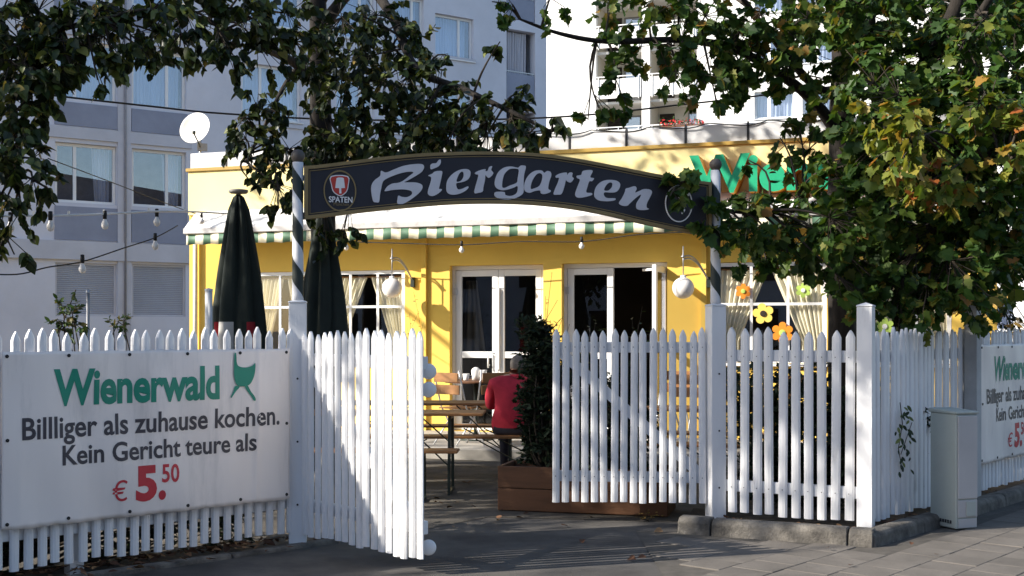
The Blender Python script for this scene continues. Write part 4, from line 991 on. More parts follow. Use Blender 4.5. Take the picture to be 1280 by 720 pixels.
# ---------------------------------------------------------------- strings of bulbs and cables
def cable(name, label, pts, r, m=None, bulbs=(), clips=0, bulb_r=.03, cat='light string'):
    t = thing(name, label, cat, pts[0]); o = Vector(pts[0])
    P = [Vector(p)-o for p in pts]
    sm_ = []
    for i in range(len(P)-1):
        a, b = P[max(i-1, 0)], P[i]; c, d = P[i+1], P[min(i+2, len(P)-1)]
        for k in range(6):
            s = k/6; sm_.append(.5*((2*b)+(c-a)*s+(2*a-5*b+4*c-d)*s*s+(3*b-a-3*c+d)*s**3))
    sm_.append(P[-1])
    MB().tube(sm_, r, 6).build('cable', m or M['black'], t, True)
    for bpos in bulbs:
        p = Vector(bpos)-o
        l = MB().lathe([(.001, .075), (.016, .072), (.018, .04), (.016, .0), (.001, 0)], 12, p).build('socket', M['black'], t, True)
        MB().lathe([(.014, 0), (.017, -.012), (bulb_r, -.04), (bulb_r*.98, -.06), (bulb_r*.6, -.082), (.001, -.09)], 16, p).build('bulb', M['opal'], l, True)
    for k in range(clips):
        p = sm_[int((k+.5)*len(sm_)/clips)]; MB().box(p.x-.008, p.x+.008, p.y-.008, p.y+.008, p.z, p.z+.035).build('clip', M['frame'], t)
    return t
Y = 9.0
cable('light_string', 'pale rail of hanging bulbs crossing in front of the grey block', [at(-60, 271, Y), at(60, 269.5, Y+.6), at(130, 267.5, Y+1.2), at(215, 264, Y+2.2), at(300, 268, Y+4)], .009, M['frame'],
      [at(13, 277, Y+.4), at(63, 275.5, Y+.6), at(131, 274, Y+1.2), at(196, 271, Y+2)], 7)
cable('light_string', 'dark sagging bulb string in front of the rolled-down shutters', [at(-40, 341, 9), at(20, 343, 9.3), at(60, 334, 9.7), at(103, 327, 10.2), at(155, 310, 10.8), at(194, 297, 11.4), at(222, 282, 12)], .006, None, [at(103, 329, 10.2), at(194, 301, 11.4)], 0)
pa = lambda px, py: FP.w(FP.u(px, -.5), -.5, FP.hit(px, py, -.5)[1])
cable('light_string', 'bulb string slung beneath the striped awning', [pa(385, 300), pa(433, 302), pa(500, 304), pa(577, 306), pa(650, 302), pa(727, 302), pa(800, 293), pa(868, 290)], .007, None, [pa(433, 305), pa(577, 308), pa(727, 303)], 0, .036)
cable('wire', 'thin black wire with one bulb running down to the awning’s left corner', [at(60, 198, 12), at(140, 228, 13.5), at(210, 255, 15), at(252, 270, 16.4)], .006, None, [at(252, 272, 16.4)], 0, .04, 'cable')
cable('overhead_wire', 'long black overhead wire sagging across both apartment buildings', [at(-60, 103, 13), at(72, 120, 13), at(190, 133, 13.2), at(280, 142, 13.5), at(450, 150, 14), at(686, 147, 14.5), at(860, 130, 14.8), at(1010, 112, 15), at(1300, 75, 15.5)], .011, None, (), 0, .03, 'cable')
# slim poles behind the banner fence
for lb, px, Y_, py, r_, m_ in (('thin grey stake behind the banner fence below the left shutter', 110, 9.6, 366, .014, M['steel']), ('white post behind the banner fence beside the dark parasol', 261, 11.5, 364, .036, M['frame'])):
    p = at(px, py, Y_); t = thing('stake', lb, 'stake', (p.x, p.y, 0)); MB().tube([(0, 0, 0), (0, 0, p.z)], r_, 12).build('rod', m_, t, True); MB().lathe([(r_*1.1, 0), (r_*1.1, .02), (.001, .03)], 12, (0, 0, p.z)).build('end_cap', m_, t, True)
# ---------------------------------------------------------------- vegetation
def half(right): return right
LIN = ([(0,0),(.20,-.07),(.40,.06),(.47,.28),(.40,.55),(.22,.82),(0,1.12)])
MAP_ = ([(0,0),(.12,-.05),(.32,-.12),(.38,.06),(.60,.12),(.52,.26),(.62,.50),(.42,.50),(.32,.60),(.26,.80),(.14,.80),(0,.98)])
SPR = ([(0,0),(.10,.2),(.20,.25),(.12,.45),(.24,.6),(.08,.75),(0,1.0)])
OVA = ([(0,0),(.16,.2),(.22,.5),(.14,.8),(0,1.0)])
def leaves_mesh(name, shape, pos, axis, nrm, size, fold=.18, curl=.15):
    """many leaves: two half blades folded along the midrib"""
    pos, axis, nrm = (np.asarray(a, float) for a in (pos, axis, nrm)); size = np.asarray(size, float)
    axis /= np.linalg.norm(axis, axis=1)[:, None]+1e-9
    side = np.cross(axis, nrm); side /= np.linalg.norm(side, axis=1)[:, None]+1e-9
    nr = np.cross(side, axis)
    R_ = shape; k = len(R_); tx = [p[0] for p in R_]+[-p[0] for p in R_[1:-1]]; ty = [p[1] for p in R_]+[p[1] for p in R_[1:-1]]
    tx, ty = np.array(tx), np.array(ty); tz = np.abs(tx)*fold-curl*ty*ty
    nv = len(tx); n = len(pos)
    V = pos[:, None, :]+size[:, None, None]*(tx[None, :, None]*side[:, None, :]+ty[None, :, None]*axis[:, None, :]+tz[None, :, None]*nr[:, None, :])
    right = list(range(k)); left = [0]+[k-1]+list(range(2*k-3, k-1, -1))
    tmpl = np.array(right+left); nl = len(tmpl)
    me = bpy.data.meshes.new(name)
    me.vertices.add(n*nv); me.vertices.foreach_set('co', V.ravel())
    me.loops.add(n*nl); me.loops.foreach_set('vertex_index', (tmpl[None, :]+nv*np.arange(n)[:, None]).ravel().astype(np.int32))
    me.polygons.add(n*2)
    st_ = (np.arange(n)[:, None]*nl+np.array([0, k])[None, :]).ravel().astype(np.int32)
    me.polygons.foreach_set('loop_start', st_)
    try: me.polygons.foreach_set('loop_total', np.tile([k, nl-k], n).astype(np.int32))
    except Exception: pass
    me.update(calc_edges=True); me.validate(); return me
def unit(v): return v/(np.linalg.norm(v, axis=-1, keepdims=True)+1e-9)
def clump_leaves(c, r, n, size, droop=.5, per=9):
    """leaves along short drooping twigs in a ball of radius r round c; returns pos, axis, nrm, size, twig polylines"""
    P, A_, N_, S_, tw = [], [], [], [], []
    nt_ = max(1, n//per)
    for k in range(nt_):
        d = unit(rng.normal(size=3)); s0 = np.array(c)+d*r*rng.uniform(0, .75)**.6
        tdir = unit(d*.8+rng.normal(size=3)*.6+np.array([0, 0, -droop*.6])); L_ = r*rng.uniform(.35, .75)
        pts = [s0]
        for j in range(per):
            f = (j+1)/per
            p = s0+tdir*L_*f+np.array([0, 0, -droop*.25*L_*f*f]); pts.append(p)
            sd = unit(np.cross(tdir, np.array([0, 0, 1]))+1e-6)*(1 if j % 2 else -1)
            ax = unit(sd*.8+tdir*.5+np.array([0, 0, -droop])+rng.normal(size=3)*.35)
            nr_ = unit(np.array([0, 0, .75])+rng.normal(size=3)*.55+np.array([to_sun.x, to_sun.y, 0])*.25)
            P.append(p); A_.append(ax); N_.append(nr_); S_.append(size*rng.uniform(.55, 1.2))
        tw.append([pts[0], pts[per//2], pts[-1]])
    return P, A_, N_, S_, tw
def bend(a, b, sag=.12, n=5):
    a, b = Vector(a), Vector(b); L_ = (b-a).length; off = Vector(rng.normal(size=3))*L_*.07
    return [a.lerp(b, k/n)+off*math.sin(math.pi*k/n)+Vector((0, 0, sag*L_*math.sin(math.pi*k/n))) for k in range(n+1)]
def rough_tube(pts, r0, r1, n=10, sub=5, jit=.12):
    P = [Vector(p) for p in pts]; out = []
    for i in range(len(P)-1):
        a, b, c, d = P[max(i-1, 0)], P[i], P[i+1], P[min(i+2, len(P)-1)]
        for k in range(sub):
            s = k/sub; out.append(.5*((2*b)+(c-a)*s+(2*a-5*b+4*c-d)*s*s+(3*b-a-3*c+d)*s**3))
    out.append(P[-1]); m_ = len(out)-1
    mb = MB(); mb.tube(out, [(r0+(r1-r0)*(i/m_)**.8)*(1+random.uniform(-jit, jit)*.5) for i in range(m_+1)], n)
    return mb, out
def tree(name, label, cat, base, limbs, clumps, shape, m, size, droop, per, extra=None, group=None):
    t = thing(name, label, cat, base, 0, group); ob = Vector(base); samples = []
    for i, (pts, r0, r1) in enumerate(limbs):
        mb, out = rough_tube([Vector(p)-ob for p in pts], r0, r1); mb.build('trunk' if i == 0 else 'limb', M['bark'], t, True)
        samples += [(p, r0) for p in out[2:]]
    sets = {}
    twigs = MB()
    S = np.array([p[:] for p, _ in samples])
    for c, r, n, key in clumps:
        c = np.array(Vector(c)-ob)
        P, A_, N_, S_, tw = clump_leaves(c, r, n, size, droop, per)
        q = sets.setdefault(key, [[], [], [], []]); q[0] += P; q[1] += A_; q[2] += N_; q[3] += S_
        j = int(np.argmin(((S-c)**2).sum(1)+.35*np.maximum(0, S[:, 2]-c[2])**2)); br = bend(S[j], c)
        twigs.tube(br, [.014-.0085*k/(len(br)-1) for k in range(len(br))], 5, False)
        for w_ in tw: twigs.tube([br[-2].lerp(Vector(w_[0]), 0), w_[0], w_[1], w_[2]], [.0045, .004, .003, .0015], 3, False)
    o = twigs.build('twigs', M['twig'], t, True); o['kind'] = 'stuff'
    for key, q in sets.items():
        me = leaves_mesh('crown', shape, *q); me.materials.append(M[key]); o = link('crown', me, t); o['kind'] = 'stuff'
    return t
def shades_wall(p):
    """would a clump here shade the part of the pavilion front that lies in full sun?"""
    p = Vector(p); k = -(p-FP.o).dot(FP.b)/(-to_sun).dot(FP.b)
    if k < 0: return False
    h = p-to_sun*k; u = (h-FP.o).dot(FP.d)
    return FP.u(410) < u < FP.u(1080) and -.5 < h.z < 3.2
def cl(px, py, Y, r, n, key): return (at(px, py, Y), r, n, key)
# --- linden A: trunk behind the parasol, crown over the sign and along the top of the picture
YA = 13.0; bA = at(402, HOR, YA); bA.z = 0
limbsA = [([bA, at(404, 300, YA), at(401, 150, YA), at(398, 20, YA), at(392, -120, YA), at(396, -320, YA)], .165, .06),
          ([at(398, 40, YA), at(450, -20, 12.8), at(490, 20, 12.2), at(520, 85, 11.6), at(580, 112, 11.2), at(640, 140, 10.8), at(690, 165, 10.6)], .075, .012),
          ([at(400, 110, YA), at(370, 80, 13), at(330, 60, 12), at(270, 30, 11), at(190, 5, 10.2)], .07, .015),
          ([at(400, 60, YA), at(360, 100, 13), at(325, 170, 12.4), at(305, 200, 12)], .04, .010),
          ([at(399, 0, YA), at(460, -100, 13), at(540, -200, 12.5)], .08, .02), ([at(396, -60, YA), at(320, -160, 12.5), at(220, -230, 11.5)], .08, .02), ([at(396, -100, YA), at(420, -220, 15), at(470, -330, 16)], .07, .02),
          ([at(402, 130, YA), at(425, 170, 12.8), at(440, 190, 12)], .03, .008)]
ca = []
for px, py, Y, r, n in [(240,22,10.2,.34,90),(225,58,10,.22,45),(275,10,10.4,.34,80),(285,52,10.2,.26,60),(320,25,10.6,.36,95),(335,70,10.8,.26,55),(372,20,11,.40,100),(380,60,11.2,.34,80),(300,-30,10.8,.5,100),(200,-25,10,.45,100),(395,85,12,.3,60),
    (420,30,11.6,.42,110),(440,75,11.8,.40,100),(465,20,12,.45,110),(490,65,12,.42,110),(470,110,11.6,.36,90),(505,30,12,.40,100),(510,100,11.6,.40,100),(445,130,11.8,.34,80),(430,105,11.8,.34,80),
    (540,125,11.3,.34,80),(560,150,11.2,.36,90),(520,150,11.3,.36,95),(590,130,11.1,.30,70),(605,160,11,.34,80),(640,150,10.8,.28,60),(660,170,10.6,.24,45),(630,178,10.9,.28,60),(560,182,11,.28,70),(600,183,11,.24,50),(520,182,11.4,.32,80),(690,150,10.5,.12,14),(625,52,11,.13,14),(560,70,11.6,.16,18),(645,118,10.9,.22,30),
    (480,160,11.6,.36,90),(480,185,11.6,.30,80),(445,170,11.8,.34,90),(440,193,11.8,.28,70),(405,165,12,.32,80),(405,195,12,.28,80),(370,190,12,.32,80),(335,180,12,.30,70),(305,170,12,.24,50),(320,128,12.2,.26,45),(300,148,12.1,.2,30),(350,140,12.4,.26,40),(350,212,11.8,.26,50),(355,238,11.6,.20,32),(348,258,11.4,.18,26),(318,232,11.6,.12,12),(405,290,12,.22,34),(430,285,12,.18,24),(385,268,12,.16,20)]:
    ca.append(cl(px, py, Y, r, int(n*1.6), 'linden'))
for k in range(70):                                   # the crown above the picture
    a = rng.uniform(0, 2*math.pi); rr_ = 3.4*rng.uniform(.2, 1)**.5; z = rng.uniform(6.2, 10.6)
    p_ = (bA.x+rr_*math.cos(a)*(1-.05*(z-6)), 12.3+rr_*math.sin(a)*.8, z)
    if not shades_wall(p_): ca.append((p_, .6, 90, 'linden'))
tree('linden_tree', 'linden tree with dark leaves spreading behind and above the arched sign', 'tree', bA, limbsA, ca, LIN, 'linden', .082, .75, 9, group='linden trees')
# --- linden B: stands left of the picture, foliage hangs into the upper left corner
bB = Vector((-8.0, 11.0, 0))
limbsB = [([bB, (-8, 11, 2.2), (-7.9, 11, 4.0), (-8, 11, 6.0), (-8.1, 11, 9.4)], .26, .07),
          ([(-7.9, 11, 3.6), (-6.4, 10.2, 4.3), at(10, 60, 9.4), at(60, 40, 9.2), at(130, 25, 9.2)], .075, .014),
          ([(-7.9, 11, 3.2), (-6, 10, 3.3), at(-20, 190, 9.2), at(20, 220, 9.2)], .05, .012),
          ([(-7.9, 11, 4.4), (-7.4, 9, 5.4), (-7.2, 7.4, 6.4), (-7.3, 6.2, 7)], .11, .03), ([(-7.9, 11, 5.0), (-6.6, 9.6, 6.4), (-5.6, 8.4, 7.4)], .09, .03),
          ([(-7.9, 11, 4.6), (-8.6, 13, 5.6), (-9.2, 15, 6.6)], .10, .03), ([(-8, 11, 5.5), (-9.6, 10, 6.6), (-10.8, 9, 7.4)], .09, .03)]
cbm = []
for px, py, Y, r, n in [(5,10,9.4,.34,110),(45,8,9.4,.34,110),(85,15,9.3,.34,110),(125,12,9.3,.32,100),(165,18,9.3,.32,90),(200,15,9.4,.3,80),(20,45,9.2,.32,110),(60,55,9.2,.30,100),(95,58,9.2,.26,80),(130,52,9.2,.26,60),(170,50,9.3,.24,50),(205,45,9.4,.24,50),(90,88,9.1,.18,36),(122,100,9.1,.12,14),(65,88,9.1,.2,45),(30,90,9.1,.28,90),(5,90,9.1,.3,100),(15,130,9.1,.28,80),(35,128,9.1,.2,45),(5,165,9.1,.28,80),(25,185,9,.24,55),(50,200,9,.18,30),(10,215,9,.28,80),(40,232,9,.22,45),(60,236,9,.14,16),(5,255,9,.24,55),(28,280,9,.16,20),(5,300,9,.14,16),(18,318,9,.12,10),(140,75,9.2,.14,16),(185,66,9.3,.14,16)]:
    cbm.append(cl(px, py, Y, r, int(n*1.5), 'linden'))
nB = 0
while nB < 190:                                       # the crown outside the picture: it shades the garden, the sign and the upper fence
    x, y, z = rng.uniform(-11.5, -5), rng.uniform(6, 16.2), rng.uniform(3.8, 9.8)
    zb = 5.5 if y < 7 else 5.5-(y-7)*1.1 if y < 8.5 else 3.9 if y < 11 else 5.4
    if z < zb or (y > 11 and x > -7.2) or (y > 13 and x > -8.6) or ((x+8)/3.6)**2+((y-11)/5.3)**2 > 1: continue
    if shades_wall((x, y, z)): continue
    cbm.append(((x, y, z), .6, 99, 'linden')); nB += 1
for k in range(76):                                   # low outer boughs whose shade dapples the fence and posts right of the gateway
    s = rng.uniform(0, 1); tx, ty = (.3+1.3*s*2, 9.65) if s < .5 else (1.6+1.1*(s-.5)*2, 9.5-.5*(s-.5)*2)
    p_ = Vector((tx, ty, rng.uniform(1.0, 2.5) if s > .5 else rng.uniform(1.25, 2.4)))+to_sun*(rng.uniform(8.2, 11)/math.cos(R(SUN_E)))
    cbm.append((p_, .36, 72, 'linden'))
for k in range(44):                                   # unseen boughs added to keep the back of the banner fence in shade
    p_ = FL.w(rng.uniform(1.2, 4.5), .1, rng.uniform(.05, .95))+to_sun*(rng.uniform(7.6, 9.6)/math.cos(R(SUN_E)))
    cbm.append((p_, .26, 63, 'linden'))
tree('linden_tree', 'linden foliage hanging into the upper left corner from a tree outside the picture', 'tree', bB, limbsB, cbm, LIN, 'linden', .078, .75, 9, group='linden trees')
# --- maple
YM = 12.0; bM = at(1052, HOR, YM); bM.z = 0
limbsM = [([bM, at(1053, 400, YM), at(1050, 280, YM), at(1050, 180, YM), at(1052, 60, YM), at(1056, -80, YM), at(1060, -260, YM)], .16, .07),
          ([at(1050, 170, YM), at(1020, 130, 11.8), at(985, 100, 11.6), at(920, 62, 11.2), at(850, 50, 11), at(760, 52, 10.8), at(700, 42, 10.6), at(650, 24, 10.5)], .07, .010),
          ([at(1051, 120, YM), at(1015, 105, 11.8), at(960, 40, 11.4), at(915, -20, 11)], .06, .02),
          ([at(1051, 200, YM), at(1110, 150, 11.6), at(1165, 70, 11.2), at(1195, 10, 11), at(1225, -80, 10.8)], .12, .06),
          ([at(1165, 70, 11.2), at(1215, 30, 10.9), at(1260, -40, 10.6)], .06, .025),
          ([at(1051, 240, YM), at(1120, 230, 11), at(1180, 220, 10.2), at(1260, 200, 9.8)], .06, .015),
          ([at(1051, 270, YM), at(1010, 262, 11), at(960, 265, 10.4), at(905, 262, 9.9), at(850, 235, 9.4)], .045, .008),
          ([at(1051, 260, YM), at(1120, 285, 11), at(1190, 275, 10.4), at(1250, 255, 10.2)], .05, .012),
          ([at(1052, 90, YM), at(1090, 40, 11.4), at(1075, -40, 11)], .06, .02)]
cm = []
for px, py, Y, r, n in [(640,5,10.4,.16,14),(615,2,10.4,.14,10),(690,-8,10.4,.2,16),(762,15,10.8,.22,26),(778,50,10.8,.20,22),(772,88,10.8,.17,22),(770,115,10.8,.16,22),(748,135,10.8,.13,14),(735,150,10.8,.09,7),
    (815,20,10.8,.26,36),(850,20,10.9,.28,40),(885,15,10.9,.28,40),(825,60,10.8,.20,24),(860,72,10.8,.24,36),(890,70,10.9,.26,36),(845,98,10.7,.18,22),(882,105,10.7,.20,30),(895,125,10.7,.13,12),(925,40,11,.28,40),(930,85,11,.24,34),(955,70,11,.28,40),(950,20,11,.3,40),(985,40,11.2,.32,44),(990,88,11.2,.24,30),(1020,20,11.4,.34,48),(1015,65,11.4,.30,40),(1030,100,11.2,.22,26),
    (975,172,11,.17,20),(1000,160,11,.17,22),(1020,178,11,.2,26),(985,195,11,.14,12),(935,200,10.5,.12,9),
    (845,225,9.3,.13,22),(838,245,9.2,.12,18),(862,215,9.3,.10,10),(885,250,9.6,.16,26),(880,280,9.5,.15,24),(905,270,9.7,.18,30),(905,300,9.6,.15,22),(930,285,9.8,.20,34),(935,310,9.8,.17,24),(960,295,10,.22,38),(960,265,10.1,.18,24),(990,290,10.2,.24,42),(985,315,10.1,.18,26),(1010,320,10.3,.22,36),(1020,290,10.4,.26,44),(940,245,10.2,.14,14),(1000,250,10.6,.2,20),(1010,340,10.3,.12,12),(960,330,9.9,.1,8)]:
    cm.append(cl(px, py, Y, r*1.2, int(n*(2.2 if r > .23 else 1.55)), 'maple'))
def grid(x0, x1, y0, y1, st_, Ya, Yb, r, n, key, jit=.5, p=1):
    for x in np.arange(x0, x1, st_):
        for y in np.arange(y0, y1, st_):
            if rng.random() > p: continue
            cm.append(cl(x+rng.uniform(-jit, jit)*st_, y+rng.uniform(-jit, jit)*st_, rng.uniform(Ya, Yb), r, int(n*2.4), key))
grid(1060, 1300, -20, 130, 38, 10.2, 12.4, .34, 46, 'maple', .6, 1)
grid(1000, 1300, -20, 60, 45, 12, 13.4, .36, 50, 'maple', .6, .8)
grid(1085, 1290, 120, 215, 36, 9.7, 10.6, .28, 40, 'maple', .5, .9)
grid(1110, 1290, 125, 215, 40, 9.0, 9.7, .24, 32, 'mapley', .6, .55)
grid(1060, 1300, 200, 345, 36, 9.6, 11.2, .30, 46, 'maple', .5, 1)
grid(1075, 1230, 335, 392, 34, 9.7, 10.6, .22, 32, 'maple', .4, .82)
for px, py in [(1095,395),(1120,392),(1148,402),(1155,385),(1110,370),(1088,345),(1172,378),(1200,365),(1135,350),(1215,348)]: cm.append(cl(px, py, 9.9, .17, 26, 'maple'))
for k in range(40):
    a = rng.uniform(0, 2*math.pi); rr_ = 3.2*rng.uniform(.1, 1)**.5; z = rng.uniform(5.2, 9.6)
    cm.append(((bM.x+.5+rr_*math.cos(a)*(1-.06*(z-5)), 12.2+rr_*math.sin(a)*.8, z), .55, 60, 'maple'))
tree('maple_tree', 'maple tree turning yellow in front of the right end of the pavilion', 'tree', bM, limbsM, cm, MAP_, 'maple', .098, .55, 7)

# --- shrubs and small plants
def bush(name, label, cat, base, blobs, shape, m, size, droop, per, stems=5, stem_r=.012, group=None):
    t = thing(name, label, cat, base, 0, group); ob = Vector(base); q = [[], [], [], []]; tw_ = MB()
    for c, r, n in blobs:
        c = np.array(Vector(c)-ob); P, A_, N_, S_, tw = clump_leaves(c, r, n, size, droop, per)
        q[0] += P; q[1] += A_; q[2] += N_; q[3] += S_
        br = bend((random.uniform(-.03, .03), random.uniform(-.03, .03), 0), c, .0); tw_.tube(br, [stem_r-(stem_r-.004)*k/(len(br)-1) for k in range(len(br))], 5, False)
        for w_ in tw: tw_.tube([br[-1], w_[0], w_[1], w_[2]], [.004, .003, .0025, .001], 3, False)
    o = tw_.build('stems', M['twig'], t, True); o['kind'] = 'stuff'
    me = leaves_mesh('foliage', shape, *q); me.materials.append(M[m]); o = link('foliage', me, t); o['kind'] = 'stuff'
    return t
def conifer(label, x, y, h, rad0, nb, seed):
    base = Vector((x, y, .34)); bl2 = []
    for k in range(nb):
        s = rng.uniform(0, 1); z = .40+(h-.46)*s; rad = rad0*(1-.5*max(0, s-.4)); a = rng.uniform(0, 2*math.pi); rr_ = rad*rng.uniform(0, 1)**.5
        bl2.append(((x+rr_*math.cos(a), y+rr_*math.sin(a), z), .12, 84))
    bush('conifer', label, 'shrub', base, bl2, SPR, 'thuja', .075, -.1, 6, group='conifers in the planter')
conifer('dense dark conifer at the open end of the planter, hiding the person in red', .262, 10.36, 1.60, .15, 60, 1)
conifer('made-up conifer added to darken the gaps in the middle of the dappled gate leaf', .56, 10.24, 1.32, .19, 40, 2)  # invented plant, fills the picket gaps with darkness
conifer('made-up conifer added to darken the gaps by the brace of the dappled gate leaf', .95, 10.14, 1.22, .19, 36, 3)  # likewise invented, a dark filler seen between the pickets
hg = []
for k in range(90):
    s = rng.uniform(0, 1); hg.append(((2.02+1.35*s, 10.75-.55*s+rng.uniform(-.2, .2), rng.uniform(.15, 1.12)), .2, 80))
h2 = [(FL.w(rng.uniform(.6, 4.75), rng.uniform(.26, .6), rng.uniform(.1, 1.0)), .2, 48) for k in range(135)]
bush('hedge', 'made-up low hedge added to darken the gaps behind the banner fence', 'hedge', FL.w(2.4, .42, 0), h2, SPR, 'thuja', .11, -.1, 8)  # invented hedge, stands in for the shade seen between the pickets
bush('hedge', 'made-up clipped hedge added to darken the gaps of the corner fence panel', 'hedge', (2.65, 10.5, 0), hg, SPR, 'thuja', .11, -.1, 8)  # invented as well, a dark backing for the corner panel's gaps
def shoots(name, label, base, tips, m, size, stem=.006, shape=OVA, n=16):
    t = thing(name, label, 'plant', base, 0); ob = Vector(base); q = [[], [], [], []]; mb = MB()
    for tip in tips:
        br = bend((random.uniform(-.05, .05), random.uniform(-.04, .04), 0), Vector(tip)-ob, .04, 6); mb.tube(br, [stem*(1-.75*k/6) for k in range(7)], 5, False)
        for k in range(n):
            f = rng.uniform(.25, 1); i = min(5, int(f*6)); p = br[i].lerp(br[i+1], f*6-i); a = rng.uniform(0, 6.28)
            q[0].append(p[:]); q[1].append((math.cos(a), math.sin(a), .25)); q[2].append((rng.normal()*.4, rng.normal()*.4, 1)); q[3].append(size*rng.uniform(.6, 1.2))
    o = mb.build('stems', M['twig'], t, True); o['kind'] = 'stuff'
    me = leaves_mesh('foliage', shape, *q); me.materials.append(M[m]); o = link('foliage', me, t); o['kind'] = 'stuff'
Yp = 10.3
shoots('shrub', 'sparse reddish twigs rising beside the dark conifer', (at(690, HOR, Yp).x, Yp, .34), [at(x, y, Yp) for x, y in ((690, 340), (682, 370), (697, 375), (704, 395), (676, 392), (712, 405), (688, 400), (700, 420), (693, 440))], 'shrub', .028, n=12)
shoots('shrub', 'young green shoots above the middle of the dappled gate', (at(800, HOR, 10.1).x, 10.1, .34), [at(x, y, 10.1) for x, y in ((803, 383), (790, 398), (815, 400), (798, 405), (745, 400), (752, 410), (736, 408))], 'shrub', .05, n=14)
shoots('shrub', 'wispy shoots against the yellow wall above the open gate leaf', (at(518, HOR, 15.6).x, 15.6, .14), [at(x, y, 15.6) for x, y in ((517, 365), (512, 392), (524, 388), (508, 405), (530, 402))], 'shrub', .05, n=16)
b_ = at(85, HOR, 9.4); bush('shrub', 'leafy green shrub rising above the banner fence below the left shutter', 'shrub', (b_.x, b_.y, 0), [(at(80, 395, 9.4), .12, 45), (at(88, 380, 9.4), .10, 27), (at(72, 402, 9.4), .10, 36), (at(90, 400, 9.4), .12, 45), (at(95, 362, 9.4), .07, 9), (at(80, 410, 9.4), .14, 54)], OVA, 'shrub', .06, .1, 9)
b_ = at(148, HOR, 9.6); bush('shrub', 'low tuft of leaves over the banner fence left of the parasol', 'shrub', (b_.x, b_.y, 0), [(at(148, 402, 9.6), .08, 27), (at(142, 408, 9.6), .08, 27), (at(155, 408, 9.6), .08, 27)], OVA, 'shrub', .05, .1, 9)
v0 = FS.w(FS.u(1126, -.04), -.04, FS.hit(1126, 590, -.04)[1])
vp = []
tv = thing('vine', 'dark sprig of vine pushing through the shaded side fence', 'plant', FS.w(FS.u(1126, 0), .02, FS.hit(1126, 585)[1]))
q = [[], [], [], []]; ob = tv.location; mb = MB(); prev = None
for k in range(34):
    s = rng.uniform(0, 1); p = FS.w(FS.u(1126+rng.normal()*4.5, -.05), -.05-rng.uniform(0, .05), FS.hit(1126, 504+84*s, -.05)[1])-ob
    q[0].append(p[:]); q[1].append((rng.normal()*.6, -.4, -.7)); q[2].append((rng.normal()*.3, -1, .5)); q[3].append(.055*rng.uniform(.6, 1.2))
mb.tube([FS.w(FS.u(1126+dx, -.04), -.04, FS.hit(1126, y, -.04)[1])-ob for dx, y in ((2, 590), (-3, 560), (2, 530), (-1, 503))], .004, 5); mb.tube([FS.w(FS.u(1126, -.04), -.04, FS.hit(1126, 568, -.04)[1])-ob, FS.w(FS.u(1140, -.06), -.06, FS.hit(1140, 528, -.06)[1])-ob], .003, 5)
mb.build('stem', M['twig'], tv, True)
me = leaves_mesh('foliage', OVA, *q); me.materials.append(M['linden']); o = link('foliage', me, tv); o['kind'] = 'stuff'
hb = Vector((6.0, 13.6, 0)); bush('hedge_bush', 'sunlit yellow bush beyond the receding side fence at the right edge', 'shrub', hb, [((5.3+rng.uniform(0, 2.2), 13.4+rng.uniform(0, .8), rng.uniform(.5, 2.4)), .34, 63) for k in range(34)], OVA, 'hedge', .11, .4, 9)
hb = Vector((8.4, 17.5, 0)); bush('hedge_bush', 'dark bush in the gap between the pavilion and the right edge', 'shrub', hb, [((6.6+rng.uniform(0, 5), 17+rng.uniform(0, 1.6), rng.uniform(.4, 4.2)), .5, 90) for k in range(60)], OVA, 'linden', .11, .4, 9)
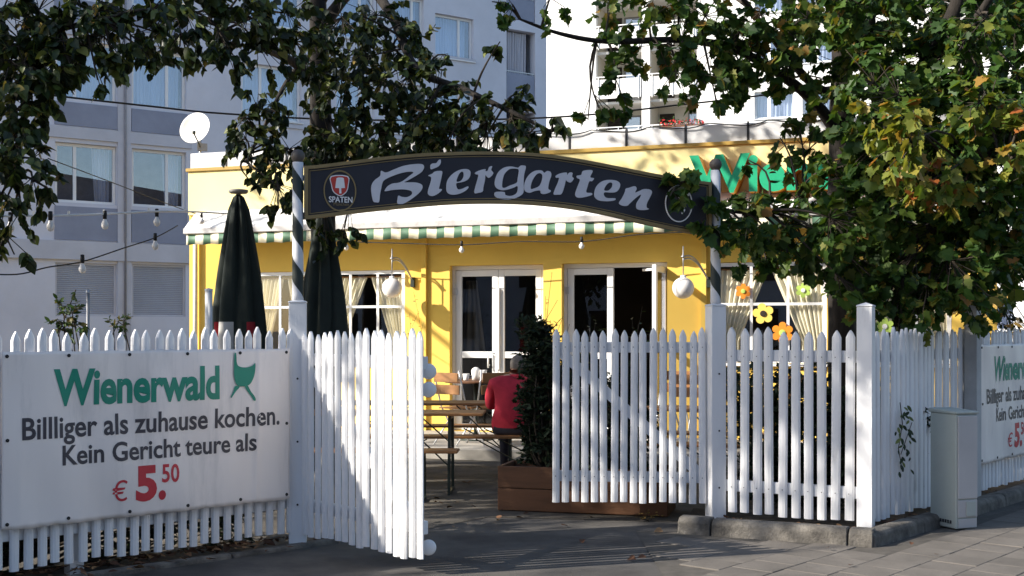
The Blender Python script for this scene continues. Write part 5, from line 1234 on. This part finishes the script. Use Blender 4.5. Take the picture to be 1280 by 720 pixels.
# --- fallen leaves
q = [[], [], [], []]
def drop(p, n, sx, fr_=None):
    for k in range(n):
        x, y = p(rng.uniform(0, 1)); 
        q[0].append((x+rng.normal()*sx, y+rng.normal()*sx*.6, .045+rng.uniform(0, .02))); a = rng.uniform(0, 6.28)
        q[1].append((math.cos(a), math.sin(a), rng.normal()*.2)); q[2].append((rng.normal()*.35, rng.normal()*.35, 1)); q[3].append(.05*rng.uniform(.5, 1.2))
drop(lambda s: FL.w(1.5+s*3.2, .05, 0)[:2], 330, .06); drop(lambda s: FL.w(2.5+s*2.4, -.18, 0)[:2], 45, .08); drop(lambda s: (C.x+s*1.0, C.y-.16-s*.5), 70, .05)
drop(lambda s: FS.w(s*3, -.1, 0)[:2], 60, .06); 
low = len(q[0]); drop(lambda s: (-1.5+s*5, 7.6+rng.uniform(0, 2.2)), 14, .2); drop(lambda s: (-1+s*2, 9.5+rng.uniform(0, 3)), 40, .2)
for i in range(len(q[0])):
    x, y, z = q[0][i]
    if i >= low: z = .014+rng.uniform(0, .008)+(.016 if x > .9 else 0)
    elif i >= 375: z = z+.02 if z < .06 else z
    q[0][i] = (x, y, z)
me = leaves_mesh('fallen_leaves', LIN, *q); me.materials.append(M['litter']); o = link('fallen_leaves', me); tag(o, 'brown fallen leaves scattered along the fence feet', 'leaves', kind='stuff')
# weeds at the foot of the planter
tw0 = ground_at(800, 652); shoots('weed', 'little yellow-green weeds at the foot of the planter', (tw0.x+.05, tw0.y, 0), [(tw0.x+dx, tw0.y-.02, z) for dx, z in ((0, .07), (.06, .1), (.12, .08), (.17, .05), (-.05, .05))], 'hedge', .03, .003, OVA, 8)

# geraniums on a loggia of the white tower
fx0, fz0 = FWB.hit(828, 156, -.2); gbx = thing('flower_box', 'red geraniums on a loggia of the white tower', 'flowers', FWB.w(fx0, -.2, fz0-.25), FWB.rz)
MB().box(-.1, 2.2, -.12, .12, -.05, .16).build('box', M['planter'], gbx)
q = [[], [], [], []]
for k in range(160):
    q[0].append((rng.uniform(-.1, 2.2), rng.normal()*.1, .2+abs(rng.normal())*.16)); q[1].append(tuple(rng.normal(size=3))); q[2].append(tuple(rng.normal(size=3)+np.array([0, -1, 1]))); q[3].append(rng.uniform(.1, .2))
for nm, mt, sl_ in (('blossoms', 'redpot', slice(0, 80)), ('leaves', 'shrub', slice(80, 160))):
    me = leaves_mesh(nm, OVA, *[x[sl_] for x in q]); me.materials.append(M[mt]); o = link(nm, me, gbx); o['kind'] = 'stuff'
